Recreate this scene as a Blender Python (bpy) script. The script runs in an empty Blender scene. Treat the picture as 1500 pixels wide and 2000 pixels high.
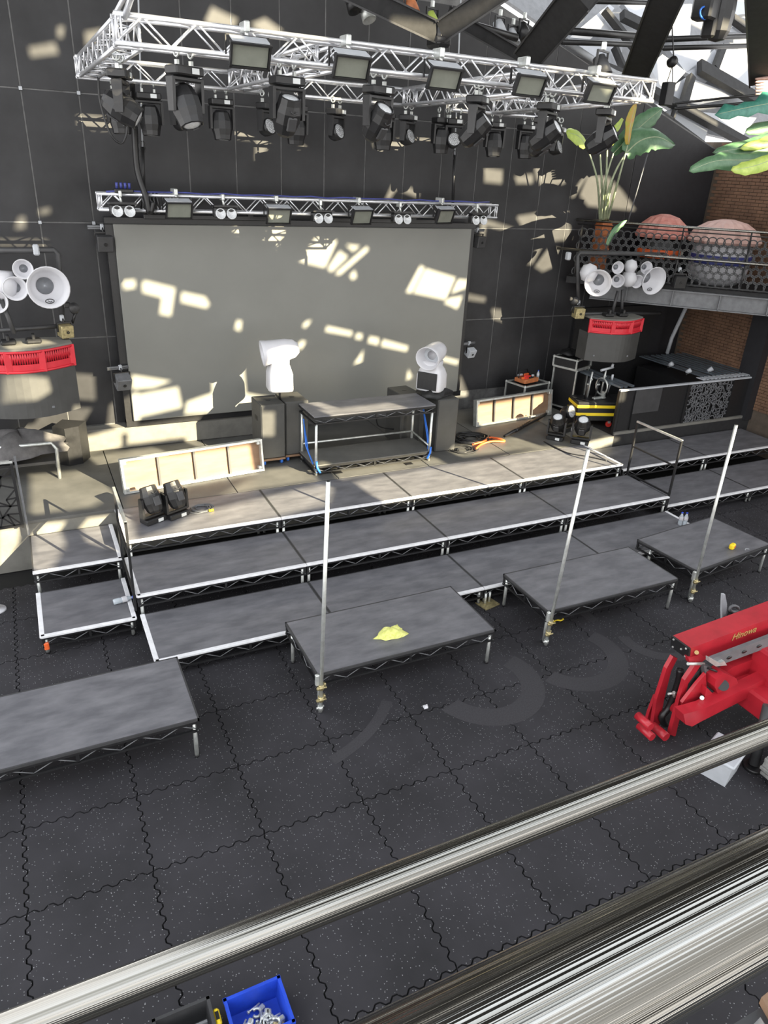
import bpy, math, random
from mathutils import Vector as V, Matrix as M
from mathutils import geometry as mg
random.seed(7)
PI = math.pi
sc = bpy.context.scene
COL = sc.collection
# ------------------------------------------------------------------ camera
F, YAW, PITCH, ROLL, CH = 1420.0, 0.467524, -0.444543, 0.0520825, 6.1
cy, sy = math.cos(YAW), math.sin(YAW)
fw = V((math.cos(PITCH)*sy, math.cos(PITCH)*cy, math.sin(PITCH)))
r0 = V((cy, -sy, 0)); u0 = r0.cross(fw)
rt = r0*math.cos(ROLL) + u0*math.sin(ROLL)
up = -r0*math.sin(ROLL) + u0*math.cos(ROLL)
CP = V((0, 0, CH))
cam = bpy.data.cameras.new('camera'); cam.sensor_fit = 'VERTICAL'; cam.sensor_height = 36; cam.lens = F/2000*36
cam.clip_start = 0.02; cam.clip_end = 500
co = bpy.data.objects.new('camera', cam); COL.objects.link(co)
co.matrix_world = M(((rt.x, up.x, -fw.x, 0), (rt.y, up.y, -fw.y, 0), (rt.z, up.z, -fw.z, CH), (0, 0, 0, 1)))
sc.camera = co
# ------------------------------------------------------------------ sky, sun, exposure
SUN = V((0.41, -0.85, 0.39)).normalized()
wd = bpy.data.worlds.new('sky'); sc.world = wd; wd.use_nodes = True
nt = wd.node_tree; bg = nt.nodes['Background']
tc = nt.nodes.new('ShaderNodeTexCoord'); sx = nt.nodes.new('ShaderNodeSeparateXYZ'); cr = nt.nodes.new('ShaderNodeValToRGB')
nt.links.new(tc.outputs['Generated'], sx.inputs[0]); nt.links.new(sx.outputs['Z'], cr.inputs[0]); nt.links.new(cr.outputs[0], bg.inputs[0])
cr.color_ramp.elements[0].color = (1.0, 0.98, 0.96, 1); cr.color_ramp.elements[1].color = (0.86, 0.92, 1.0, 1)
bg.inputs[1].default_value = 2.3
sl = bpy.data.lights.new('sun', 'SUN'); sl.energy = 23.0; sl.angle = math.radians(0.22); sl.color = (1.0, 0.87, 0.6)
so = bpy.data.objects.new('sun', sl); COL.objects.link(so); so.rotation_euler = SUN.to_track_quat('Z', 'Y').to_euler(); so.location = (20, -30, 30)
vs = sc.view_settings; vs.view_transform = 'Standard'; vs.look = 'None'; vs.gamma = 1; vs.use_curve_mapping = False; vs.exposure = 0.42
sc.cycles.max_bounces = 6; sc.cycles.diffuse_bounces = 3; sc.cycles.use_denoising = True
# ------------------------------------------------------------------ photo point -> point in the place
def ray(x, y): return rt*((x-750)/F) + up*((1000-y)/F) + fw
def aY(x, y, Y): d = ray(x, y); return CP + d*(Y/d.y)
def aZ(x, y, z): d = ray(x, y); return CP + d*((z-CH)/d.z)
def aX(x, y, X): d = ray(x, y); return CP + d*(X/d.x)
def aP(x, y, p, n): d = ray(x, y); return CP + d*((V(p)-CP).dot(V(n))/d.dot(V(n)))
# ------------------------------------------------------------------ materials
MATS = {}
def mat(name, col, rough=0.5, metal=0.0, var=0.0, scale=6.0, col2=None, bump=0.0, stretch=None, spec=None, detail=6, thr=None, trans=0.0):
    m = bpy.data.materials.new(name); m.use_nodes = True; n = m.node_tree.nodes; l = m.node_tree.links
    b = n['Principled BSDF']; b.inputs['Base Color'].default_value = (*col, 1); b.inputs['Roughness'].default_value = rough; b.inputs['Metallic'].default_value = metal
    if spec is not None: b.inputs['Specular IOR Level'].default_value = spec
    if trans: b.inputs['Transmission Weight'].default_value = trans
    if col2 is None and var: col2 = tuple(min(1, c*(1+var)+var*0.01) for c in col); col = tuple(c*(1-var) for c in col)
    g = n.new('ShaderNodeNewGeometry'); mp = n.new('ShaderNodeMapping'); l.new(g.outputs['Position'], mp.inputs['Vector'])
    if stretch: mp.inputs['Scale'].default_value = stretch
    if col2 is not None:
        t = n.new('ShaderNodeTexNoise'); t.inputs['Scale'].default_value = scale; t.inputs['Detail'].default_value = detail; t.inputs['Roughness'].default_value = 0.6
        l.new(mp.outputs[0], t.inputs['Vector'])
        r = n.new('ShaderNodeValToRGB'); l.new(t.outputs['Fac'], r.inputs[0])
        a, c = thr or (0.3, 0.72)
        r.color_ramp.elements[0].position = a; r.color_ramp.elements[1].position = c
        r.color_ramp.elements[0].color = (*col, 1); r.color_ramp.elements[1].color = (*col2, 1)
        l.new(r.outputs[0], b.inputs['Base Color'])
        if bump:
            bp = n.new('ShaderNodeBump'); bp.inputs['Strength'].default_value = bump; bp.inputs['Distance'].default_value = 0.02
            l.new(t.outputs['Fac'], bp.inputs['Height']); l.new(bp.outputs[0], b.inputs['Normal'])
    MATS[name] = m; return m
mat('black_wall', (0.024, 0.024, 0.026), 0.5, var=0.35, scale=1.2, spec=0.35)
mat('wall_plain', (0.013, 0.013, 0.016), 0.6, var=0.2)
mat('seam', (0.1, 0.1, 0.1), 0.5, var=0.5, scale=4)
mat('screen', (0.18, 0.182, 0.167), 0.45, var=0.06, scale=0.8)
mat('black', (0.012, 0.012, 0.013), 0.4, var=0.2, scale=20)
mat('black_matt', (0.014, 0.014, 0.015), 0.8, var=0.3, scale=9)
mat('dark_grey', (0.04, 0.04, 0.042), 0.5, var=0.2, scale=5)
mat('sub_grey', (0.05, 0.05, 0.048), 0.55, var=0.15, scale=4)
mat('mid_grey', (0.13, 0.134, 0.142), 0.5, var=0.2, scale=8)
mat('blue_grey', (0.16, 0.19, 0.22), 0.35, metal=0.5, var=0.2, scale=5)
mat('light_grey', (0.42, 0.44, 0.47), 0.5, var=0.1, scale=5)
mat('alu', (0.78, 0.79, 0.82), 0.32, metal=0.75, var=0.12, scale=14)
mat('galv', (0.6, 0.62, 0.6), 0.38, metal=0.65, var=0.2, scale=10)
mat('brass', (0.45, 0.38, 0.2), 0.4, metal=0.6, var=0.4, scale=30)
mat('steel', (0.15, 0.145, 0.125), 0.17, metal=1.0, col2=(0.42, 0.41, 0.385), scale=150, stretch=(0.0004, 1, 1), bump=0.25, detail=3)
mat('white', (0.58, 0.58, 0.61), 0.4, var=0.03)
mat('tape', (0.72, 0.72, 0.74), 0.6, var=0.12, scale=12)
mat('deck', (0.1, 0.1, 0.111), 0.5, col2=(0.2, 0.199, 0.213), scale=3.5, stretch=(0.6, 1.6, 1), detail=10, thr=(0.36, 0.82))
mat('stage', (0.07, 0.07, 0.066), 0.6, col2=(0.12, 0.118, 0.11), scale=1.7, detail=10)
mat('rubber', (0.0115, 0.011, 0.0135), 0.8, col2=(0.029, 0.0275, 0.033), scale=1.1, detail=12)
mat('inlay', (0.033, 0.0315, 0.036), 0.8, var=0.25, scale=60)
mat('joint', (0.004, 0.004, 0.004), 0.95)
mat('concrete', (0.12, 0.117, 0.105), 0.85, col2=(0.19, 0.185, 0.165), scale=3, detail=10)
mat('ply', (0.17, 0.1, 0.058), 0.6, col2=(0.24, 0.15, 0.092), scale=1.8, stretch=(1, 1, 6))
mat('lens', (0.62, 0.64, 0.66), 0.25, var=0.25, scale=80)
mat('lens_dark', (0.02, 0.022, 0.03), 0.06)
mat('flood_glass', (0.19, 0.2, 0.17), 0.25, var=0.1, scale=6)
mat('display', (0.6, 0.62, 0.62), 0.4)
mat('red_grille', (0.55, 0.02, 0.035), 0.4, var=0.1)
mat('lift_red', (0.4, 0.016, 0.028), 0.35, var=0.18, scale=4)
mat('gold', (0.45, 0.28, 0.1), 0.4)
mat('orange', (0.75, 0.13, 0.03), 0.5, var=0.15)
mat('orange_wood', (0.42, 0.14, 0.05), 0.6, var=0.3, scale=12)
mat('yellow', (0.85, 0.62, 0.02), 0.5, var=0.1)
mat('hi_vis', (0.55, 0.58, 0.12), 0.8, col2=(0.75, 0.75, 0.3), scale=30)
mat('blue', (0.015, 0.06, 0.5), 0.45, var=0.2, scale=6)
mat('strap_blue', (0.03, 0.16, 0.62), 0.6)
mat('blue_dark', (0.04, 0.05, 0.22), 0.5, var=0.3)
mat('brick', (0.115, 0.062, 0.038), 0.85, col2=(0.2, 0.11, 0.066), scale=3.2, detail=3)
mat('mortar', (0.085, 0.066, 0.05), 0.9, var=0.2)
mat('leaf', (0.05, 0.13, 0.06), 0.4, col2=(0.12, 0.23, 0.12), scale=7)
mat('leaf_lime', (0.3, 0.42, 0.06), 0.45, col2=(0.5, 0.6, 0.14), scale=8)
mat('leaf_gold', (0.35, 0.4, 0.04), 0.5, col2=(0.55, 0.22, 0.06), scale=9)
mat('leaf_teal', (0.02, 0.14, 0.1), 0.4, col2=(0.06, 0.24, 0.18), scale=9)
mat('stem', (0.35, 0.4, 0.26), 0.5, var=0.2, scale=12)
mat('pink', (0.5, 0.16, 0.13), 0.6, col2=(0.68, 0.34, 0.28), scale=5, stretch=(1, 1, 4))
mat('pink_pale', (0.55, 0.34, 0.3), 0.6, col2=(0.7, 0.48, 0.42), scale=5)
mat('roof_white', (0.34, 0.355, 0.385), 0.5, var=0.04)
mat('cloth', (0.1, 0.095, 0.095), 0.9, var=0.3, scale=6)
mat('cloth_black', (0.01, 0.01, 0.011), 0.55, var=0.3, scale=14)
mat('bottle', (0.75, 0.82, 0.88), 0.1, trans=0.55)
mat('track', (0.2, 0.2, 0.19), 0.8, var=0.3, scale=18)
mat('gobo_white', (0.75, 0.74, 0.72), 0.8, var=0.1, scale=0.4)  # white so the added gobo plate bounces sky light onto the stage
mat('red_plastic', (0.6, 0.04, 0.03), 0.4)
# rubber gets pale granules
_m = MATS['rubber']; _n = _m.node_tree.nodes; _l = _m.node_tree.links; _b = _n['Principled BSDF']
_src = _b.inputs['Base Color'].links[0].from_socket
_g = _n.new('ShaderNodeNewGeometry'); _v = _n.new('ShaderNodeTexVoronoi'); _v.inputs['Scale'].default_value = 42
_l.new(_g.outputs['Position'], _v.inputs['Vector'])
_r = _n.new('ShaderNodeMath'); _r.operation = 'LESS_THAN'; _r.inputs[1].default_value = 0.2; _l.new(_v.outputs['Distance'], _r.inputs[0])
_s = _n.new('ShaderNodeSeparateColor'); _l.new(_v.outputs['Color'], _s.inputs[0])
_k = _n.new('ShaderNodeMath'); _k.operation = 'GREATER_THAN'; _k.inputs[1].default_value = 0.62; _l.new(_s.outputs[0], _k.inputs[0])
_q = _n.new('ShaderNodeMath'); _q.operation = 'MULTIPLY'; _l.new(_r.outputs[0], _q.inputs[0]); _l.new(_k.outputs[0], _q.inputs[1])
_x = _n.new('ShaderNodeMix'); _x.data_type = 'RGBA'; _l.new(_q.outputs[0], _x.inputs[0]); _l.new(_src, _x.inputs[6]); _x.inputs[7].default_value = (0.2, 0.2, 0.21, 1)
_l.new(_x.outputs[2], _b.inputs['Base Color'])
# ------------------------------------------------------------------ mesh builder
def Tr(x, y, z): return M.Translation((x, y, z))
def Rx(a): return M.Rotation(a, 4, 'X')
def Ry(a): return M.Rotation(a, 4, 'Y')
def Rz(a): return M.Rotation(a, 4, 'Z')
def axis_m(p, d, upv=(0, 0, 1)):
    """frame at p whose local Z runs along d"""
    z = V(d).normalized(); x = V(upv).cross(z)
    if x.length < 1e-4: x = V((1, 0, 0)).cross(z)
    x.normalize(); y = z.cross(x)
    return M(((x.x, y.x, z.x, p[0]), (x.y, y.y, z.y, p[1]), (x.z, y.z, z.z, p[2]), (0, 0, 0, 1)))
class B:
    def __init__(s): s.v = []; s.f = []; s.s = []
    def add(s, vs, fs, sm=False, m=None):
        o = len(s.v)
        s.v += [(m @ V(p)) if m is not None else V(p) for p in vs]
        for f in fs: s.f.append([i+o for i in f]); s.s.append(sm)
        return s
    def box(s, c, d, m=None, bev=0.0):
        x, y, z = d[0]/2, d[1]/2, d[2]/2; b = min(bev, x*0.9, y*0.9, z*0.9)
        c = V(c)
        if b <= 0:
            vs = [c+V((i*x, j*y, k*z)) for i in (-1, 1) for j in (-1, 1) for k in (-1, 1)]
            return s.add(vs, [(0, 1, 3, 2), (4, 6, 7, 5), (0, 4, 5, 1), (2, 3, 7, 6), (0, 2, 6, 4), (1, 5, 7, 3)], False, m)
        vs = []; ix = {}
        for i in (-1, 1):
            for j in (-1, 1):
                for k in (-1, 1):
                    for a, q in enumerate(((x, y-b, z-b), (x-b, y, z-b), (x-b, y-b, z))):
                        ix[i, j, k, a] = len(vs); vs.append(c+V((i*q[0], j*q[1], k*q[2])))
        fs = []
        sg = (-1, 1)
        for i in sg: fs.append([ix[i, -1, -1, 0], ix[i, 1, -1, 0], ix[i, 1, 1, 0], ix[i, -1, 1, 0]][::i])
        for j in sg: fs.append([ix[-1, j, -1, 1], ix[1, j, -1, 1], ix[1, j, 1, 1], ix[-1, j, 1, 1]][::-j])
        for k in sg: fs.append([ix[-1, -1, k, 2], ix[1, -1, k, 2], ix[1, 1, k, 2], ix[-1, 1, k, 2]][::k])
        for i in sg:
            for j in sg: fs.append([ix[i, j, -1, 0], ix[i, j, -1, 1], ix[i, j, 1, 1], ix[i, j, 1, 0]][::i*j])
        for i in sg:
            for k in sg: fs.append([ix[i, -1, k, 0], ix[i, 1, k, 0], ix[i, 1, k, 2], ix[i, -1, k, 2]][::i*k])
        for j in sg:
            for k in sg: fs.append([ix[-1, j, k, 2], ix[1, j, k, 2], ix[1, j, k, 1], ix[-1, j, k, 1]][::j*k])
        for i in sg:
            for j in sg:
                for k in sg: fs.append([ix[i, j, k, 0], ix[i, j, k, 1], ix[i, j, k, 2]][::i*j*k])
        return s.add(vs, fs, False, m)
    def tube(s, p, q, r, n=8, r1=None, m=None):
        p, q = V(p), V(q)
        if (q-p).length < 1e-6: return s
        A = axis_m(p, q-p); L = (q-p).length; r1 = r if r1 is None else r1
        vs = [A @ V((r*math.cos(2*PI*i/n), r*math.sin(2*PI*i/n), 0)) for i in range(n)] + [A @ V((r1*math.cos(2*PI*i/n), r1*math.sin(2*PI*i/n), L)) for i in range(n)]
        o = len(s.v)
        s.add(vs, [(i, (i+1) % n, n+(i+1) % n, n+i) for i in range(n)], True, m)
        s.f += [[o+i for i in range(n)][::-1], [o+n+i for i in range(n)]]; s.s += [False, False]
        return s
    def path(s, pts, r, n=6, m=None, closed=False):
        pts = [V(p) for p in pts]; k = len(pts); vs = []; x = None
        for i, p in enumerate(pts):
            a = pts[(i-1) % k] if (i or closed) else p; b = pts[(i+1) % k] if (i < k-1 or closed) else p
            t = (b-a).normalized()
            if x is None:
                x = t.cross(V((0, 0, 1)));
                if x.length < 0.1: x = t.cross(V((1, 0, 0)))
            x = (x-t*x.dot(t)).normalized(); y = t.cross(x); rr = r(i/(k-1)) if callable(r) else r
            vs += [p+x*rr*math.cos(2*PI*j/n)+y*rr*math.sin(2*PI*j/n) for j in range(n)]
        fs = []
        for i in range(k if closed else k-1):
            a, b = i*n, ((i+1) % k)*n
            fs += [(a+j, a+(j+1) % n, b+(j+1) % n, b+j) for j in range(n)]
        if not closed: fs += [tuple(range(n))[::-1], tuple((k-1)*n+j for j in range(n))]
        return s.add(vs, fs, True, m)
    def lathe(s, prof, n=20, m=None, sm=True, sx=1.0, sy=1.0):
        vs = []; k = len(prof)
        for r, z in prof: vs += [V((r*sx*math.cos(2*PI*i/n), r*sy*math.sin(2*PI*i/n), z)) for i in range(n)]
        fs = [(a*n+i, a*n+(i+1) % n, (a+1)*n+(i+1) % n, (a+1)*n+i) for a in range(k-1) for i in range(n)]
        if prof[0][0] > 1e-4: fs.append(tuple(range(n))[::-1])
        if prof[-1][0] > 1e-4: fs.append(tuple((k-1)*n+i for i in range(n)))
        return s.add(vs, fs, sm, m)
    def prism(s, poly, z0, z1, m=None, sm=False):
        n = len(poly)
        ar = sum(poly[i][0]*poly[(i+1) % n][1]-poly[(i+1) % n][0]*poly[i][1] for i in range(n))
        if ar < 0: poly = poly[::-1]
        vs = [V((p[0], p[1], z0)) for p in poly]+[V((p[0], p[1], z1)) for p in poly]
        fs = [tuple(range(n))[::-1], tuple(n+i for i in range(n))]+[(i, (i+1) % n, n+(i+1) % n, n+i) for i in range(n)]
        return s.add(vs, fs, sm, m)
    def slab(s, pts, off):
        """polygon in space given thickness by the vector off"""
        n = len(pts); pts = [V(p) for p in pts]; off = V(off)
        return s.add(pts+[p+off for p in pts], [tuple(range(n)), tuple(n+i for i in range(n))[::-1]]+[(i, n+i, n+(i+1) % n, (i+1) % n) for i in range(n)])
    def ringflat(s, c, R, r, t, n=16, m=None):
        vs = []
        for z in (0, t):
            for q in (R, r): vs += [V((c[0]+q*math.cos(2*PI*i/n), c[1]+q*math.sin(2*PI*i/n), c[2]+z)) for i in range(n)]
        fs = []
        for i in range(n):
            j = (i+1) % n
            fs += [(2*n+i, 2*n+j, 3*n+j, 3*n+i), (i, n+i, n+j, j), (i, j, 2*n+j, 2*n+i), (n+i, 3*n+i, 3*n+j, n+j)]
        return s.add(vs, fs, False, m)
    def mesh(s, name, mt):
        me = bpy.data.meshes.new(name); me.from_pydata([tuple(p) for p in s.v], [], s.f); me.polygons.foreach_set('use_smooth', s.s)
        me.materials.append(MATS[mt]); me.update(); return me
def obj(name, b, mt, parent=None, w=False, **pr):
    """one mesh object; w: the builder holds world points, bring them into the thing's frame"""
    if w and parent is not None:
        r = parent
        mi = M.Identity(4)
        ch = []
        while r is not None: ch.append(r); r = r.parent
        for r in reversed(ch): mi = mi @ r.matrix_basis
        mi = mi.inverted(); b.v = [mi @ p for p in b.v]
    o = bpy.data.objects.new(name, b.mesh(name, mt) if isinstance(b, B) else b); COL.objects.link(o)
    if parent is not None: o.parent = parent
    for k, v in pr.items(): o[k] = v
    return o
def tag(o, label, cat, group=None, kind=None):
    o['label'] = label; o['category'] = cat
    if group: o['group'] = group
    if kind: o['kind'] = kind
    return o
def thing(name, label, cat, loc=(0, 0, 0), rz=0.0, group=None):
    o = bpy.data.objects.new(name, None); COL.objects.link(o); o.empty_display_size = 0.1
    o.location = loc; o.rotation_euler = (0, 0, rz); o.matrix_basis = Tr(*loc) @ Rz(rz)
    return tag(o, label, cat, group)
def dup(root, loc, rz=0.0, label=None, group=None, sc_=None):
    r = root.copy(); COL.objects.link(r); r.matrix_basis = Tr(*loc) @ Rz(rz)
    if sc_: r.scale = (sc_, sc_, sc_)
    if label: r['label'] = label
    if group: r['group'] = group
    for c in list(root.children):
        d = c.copy(); COL.objects.link(d); d.parent = r
        for g in list(c.children): e = g.copy(); COL.objects.link(e); e.parent = d
    return r
def struct(name, b, mt, parent=None):
    o = obj(name, b, mt, parent)
    if parent is None: o['kind'] = 'structure'
    return o
ORD = ['leftmost', 'second from the left', 'third from the left', 'fourth from the left', 'fifth from the left', 'sixth from the left', 'seventh from the left', 'eighth from the left', 'ninth from the left']
# ------------------------------------------------------------------ the setting
WY, SY = 14.5, 14.08          # black back wall, face of the big screen
fl = struct('floor', B().box((8, 1.0, -0.07), (34, 28, 0.1)), 'joint')
# interlocking rubber tiles
DX, DY, NT = 1.08, 0.98, 7
def wav(t): e = min(1.0, 14*min(t, 1-t)); return t-0.028*math.sin(4*PI*NT*t)/NT*2.2*e, 0.021*math.sin(2*PI*NT*t)*e
K = NT*6
out = []
for e in range(4):
    for i in range(K):
        t = i/K; a, o_ = wav(t); 
        if e == 0: p = (a*DX, o_)
        elif e == 1: p = (DX+o_, a*DY)
        elif e == 2: a2, o2 = wav(1-t); p = (a2*DX, DY+o2)
        else: a2, o2 = wav(1-t); p = (o2, a2*DY)
        out.append(p)
n = len(out); ins = []
for i in range(n):
    a, b = V(out[i-1]), V(out[(i+1) % n]); d = (b-a).normalized(); ins.append((out[i][0]-d.y*0.0075, out[i][1]+d.x*0.0075))
_c = (DX/2, DY/2); nn_ = len(ins); tb = B()
tb.add([V((p[0], p[1], 0)) for p in ins]+[V((p[0], p[1], -0.02)) for p in ins]+[V((_c[0], _c[1], 0))], [(i, (i+1) % nn_, 2*nn_) for i in range(nn_)]+[(i+nn_, (i+1) % nn_+nn_, (i+1) % nn_, i) for i in range(nn_)])
tile_me = tb.mesh('floor_tile', 'rubber')
for i in range(-5, 14):
    for j in range(-4, 6):
        o = obj('floor_tile', tile_me, None, fl); o.location = (0.33+DX*i, 5.08+DY*j, random.uniform(-0.0015, 0.0))
# paler letter shapes let into the rubber
def arcband(c, R, r, a0, a1, nm=22):
    po = [(c[0]+R*math.cos(a0+(a1-a0)*i/nm), c[1]+R*math.sin(a0+(a1-a0)*i/nm)) for i in range(nm+1)]
    return po+[(c[0]+r*math.cos(a0+(a1-a0)*i/nm), c[1]+r*math.sin(a0+(a1-a0)*i/nm)) for i in range(nm, -1, -1)]
for c, R, r, a0, a1 in (((1.9, 7.6), 2.0, 1.86, math.radians(285), math.radians(322)), ((4.75, 6.25), 0.81, 0.5, math.radians(198), math.radians(385)), ((6.25, 6.3), 0.78, 0.5, math.radians(205), math.radians(385)), ((7.75, 6.2), 0.6, 0.42, math.radians(160), math.radians(330)), ((7.55, 7.0), 0.5, 0.33, math.radians(10), math.radians(200))):
    obj('floor_inlay', B().prism(arcband(c, R, r, a0, a1), -0.002, 0.0016), 'inlay', fl)

# back wall: pale joints show between black sheets
bw = struct('wall_back', B().slab([(-5, WY+0.003, 0), (16.2, WY+0.003, 0), (16.2, WY+0.003, 6.75), (9.0, WY+0.003, 9.12), (7.2, WY+0.003, 9.7), (7.1, WY+0.003, 11), (-5, WY+0.003, 11)], (0, 0.25, 0)), 'seam')
PW, ZS = 0.86, [1.28, 2.97, 4.95, 6.93, 8.91, 10.89]
cache = {}
for i in range(-6, 15):
    x0 = 0.48+PW*i
    for j in range(5):
        h = ZS[j+1]-ZS[j]; xr = x0+PW; zt = lambda x: 9.1-0.329*(x-9)
        if j == 4 and xr > 7.15: continue
        if j == 3 and zt(xr) < ZS[4]:
            if xr > 13.4: continue
            obj('wall_panel', B().slab([(x0+0.011, WY-0.005, ZS[3]+0.011), (xr-0.011, WY-0.005, ZS[3]+0.011), (xr-0.011, WY-0.005, zt(xr)), (x0+0.011, WY-0.005, min(8.9, zt(x0)))], (0, 0.01, 0)), 'black_wall', bw); continue
        if j not in cache: cache[j] = B().box((PW/2, 0, h/2), (PW-0.022, 0.01, h-0.022), bev=0.002).mesh('wall_panel', 'black_wall')
        o = obj('wall_panel', cache[j], None, bw); o.location = (x0, WY, ZS[j])
        if random.random() < 0.5: o.location.y += random.uniform(-0.002, 0.0)
obj('wall_panel', B().slab([(13.39, WY-0.012, 0.9), (16.0, WY-0.012, 0.9), (16.0, WY-0.012, 6.78), (13.39, WY-0.012, 7.64)], (0, 0.014, 0)), 'wall_plain', bw)
bb = B()
for x in (0.48, 1.34): bb.box((x, WY-0.02, 6.93), (0.05, 0.02, 0.05)).box((x, WY-0.02, 4.95), (0.05, 0.02, 0.05))
obj('joint_plate', bb, 'light_grey', bw)
struct('baseboard_back', B().box((-0.1, 14.33, 1.06), (9.6, 0.3, 0.44), bev=0.03), 'concrete')
struct('sky_blocker', B().slab([(-6, 14.7, 11.6), (24, 14.7, 11.6), (24, 1.0, 18.6), (-6, 1.0, 18.6)], (0, 0, 0.2)), 'black_matt')  # slab added out of view to cut overhead sky light, sloped to pass the sun

# right-hand brick wall
RX = 16.0
rw = struct('wall_right', B().box((RX+0.16, 10.5, 3.5), (0.3, 9, 7.0)), 'mortar')
bm_ = B().box((0, 0, 0), (0.03, 0.215, 0.065), bev=0.005).mesh('brick', 'brick')
rest = B(); cnt = 0
for k in range(14, 93):
    z = 0.04+k*0.075
    for j in range(-26, 20):
        y = 11.6+j*0.226+(0.113 if k % 2 else 0)
        if y > 14.42 or y < 6.5: continue
        dx = random.uniform(-0.003, 0.003)
        if 4.95 < z < 7.05 and y > 12.2 and cnt < 300:
            o = obj('brick', bm_, None, rw); o.location = (RX+dx, y, z); cnt += 1
        else: rest.box((RX+dx, y, z), (0.03, 0.215, 0.065))
obj('brickwork', rest, 'brick', rw, kind='stuff')
obj('pier', B().box((RX-0.12, 11.9, 2.4), (0.25, 0.5, 3.2)), 'wall_plain', rw)

# added unseen gobo plate behind the viewer, its openings cut to cast the sun patches
GY = -12.0
def wallp(q): return [aY(x, y, WY) for x, y in q]
def scr(q): return [aY(x, y, SY) for x, y in q]
def dk(q, z=0.85): return [aZ(x, y, z) for x, y in q]
def pl(q, Y): return [aY(x, y, Y) for x, y in q]
LIGHT = []
LIGHT += [scr(q) for q in (
 [(238, 546), (266, 543), (268, 562), (243, 565)], [(278, 552), (285, 545), (345, 560), (343, 572), (336, 618), (312, 613), (316, 581), (279, 571)],
 [(355, 567), (403, 577), (412, 592), (404, 602), (354, 590)], [(463, 622), (475, 625), (472, 648), (459, 642)], [(456, 440), (505, 440), (500, 460), (458, 456)],
 [(530, 440), (568, 441), (531, 496), (507, 486)], [(620, 459), (661, 468), (636, 523), (585, 510)], [(640, 525), (665, 487), (682, 499), (648, 531)],
 [(672, 474), (706, 478), (690, 491)], [(654, 534), (718, 479), (723, 486), (664, 537)], [(695, 525), (700, 541), (688, 546), (683, 538)],
 [(822, 516), (832, 520), (805, 573), (793, 570)], [(833, 522), (892, 540), (871, 586), (860, 583), (808, 572)], [(896, 543), (915, 545), (913, 561), (882, 573)],
 [(880, 580), (905, 576), (895, 604), (867, 591)], [(638, 634), (690, 645), (690, 657), (636, 647)], [(697, 648), (710, 650), (709, 664), (694, 661)],
 [(722, 654), (742, 658), (742, 675), (719, 669)], [(748, 660), (799, 674), (797, 687), (745, 676)], [(858, 692), (898, 702), (896, 713), (852, 701)],
 [(712, 680), (709, 708), (691, 711)], [(600, 625), (611, 623), (598, 641), (590, 636)], [(590, 662), (600, 665), (590, 683), (579, 678)],
 [(257, 729), (340, 742), (300, 757), (258, 760)], [(260, 770), (350, 753), (359, 795), (265, 816)], [(365, 783), (425, 762), (419, 806), (361, 809)], [(480, 765), (592, 785), (592, 800), (478, 800)], [(798, 715), (808, 737), (794, 742)])]
LIGHT += [wallp(q) for q in (
 [(55, 90), (110, 80), (118, 105), (60, 112)], [(112, 50), (128, 48), (125, 74), (112, 73)], [(165, 60), (202, 54), (196, 82), (168, 90)], [(400, 42), (415, 10), (430, 18), (467, 35), (456, 56), (405, 47)],
 [(488, 46), (520, 33), (557, 60), (520, 72)], [(75, 408), (100, 402), (101, 416), (78, 420)], [(38, 420), (52, 420), (52, 446), (29, 448)], [(500, 262), (529, 266), (515, 322), (499, 312)],
 [(462, 253), (549, 257), (549, 266), (462, 263)], [(586, 281), (600, 284), (598, 299), (584, 293)], [(605, 291), (629, 300), (627, 314), (603, 305)], [(690, 324), (728, 338), (725, 349), (689, 336)], [(732, 339), (751, 346), (751, 357), (731, 351)],
 [(752, 390), (770, 351), (795, 361), (821, 374), (819, 386), (775, 369), (761, 389)], [(1038, 283), (1050, 288), (1062, 322), (1114, 318), (1106, 357), (1065, 367), (1048, 350), (1040, 310)], [(1114, 382), (1144, 337), (1149, 341), (1121, 387)],
 [(1132, 382), (1150, 338), (1190, 344), (1216, 370), (1245, 412), (1190, 407), (1148, 402)], [(940, 423), (1039, 455), (1037, 464), (951, 441), (945, 482), (937, 477)], [(1029, 516), (1062, 464), (1067, 468), (1041, 516)], [(1044, 521), (1075, 479), (1096, 484), (1081, 521), (1060, 531)],
 [(912, 571), (950, 579), (950, 591), (912, 586)], [(958, 600), (993, 604), (986, 630), (964, 623)], [(105, 745), (145, 727), (186, 730), (189, 782), (109, 776)], [(90, 791), (181, 795), (160, 831), (60, 841)], [(30, 832), (140, 815), (152, 862), (20, 882)],
 [(214, 790), (246, 770), (252, 855), (208, 850)], [(940, 60), (952, 62), (950, 78), (938, 76)], [(868, 740), (902, 733), (917, 772), (878, 777)])]
LIGHT += [pl(q, 14.18) for q in ([(60, 880), (240, 832), (240, 872), (80, 908)], [(250, 832), (392, 810), (380, 852), (250, 867)], [(470, 810), (495, 806), (495, 835), (470, 840)])]
LIGHT += [dk(q) for q in (
 [(250, 1062), (262, 1052), (330, 1030), (380, 1000), (620, 945), (650, 948), (640, 985), (500, 1016)], [(690, 940), (760, 925), (850, 910), (960, 895), (1070, 868), (1150, 876), (1215, 905), (1000, 946), (760, 985), (722, 965)],
 [(60, 925), (180, 915), (225, 965), (180, 990), (60, 1005)], [(520, 915), (600, 905), (620, 938), (500, 955), (420, 970)], [(650, 915), (845, 890), (870, 905), (660, 938)], [(860, 872), (1000, 852), (1062, 872), (900, 893)], [(1150, 866), (1190, 850), (1240, 853), (1195, 902)], [(170, 890), (300, 872), (330, 882), (200, 915)])]
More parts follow.
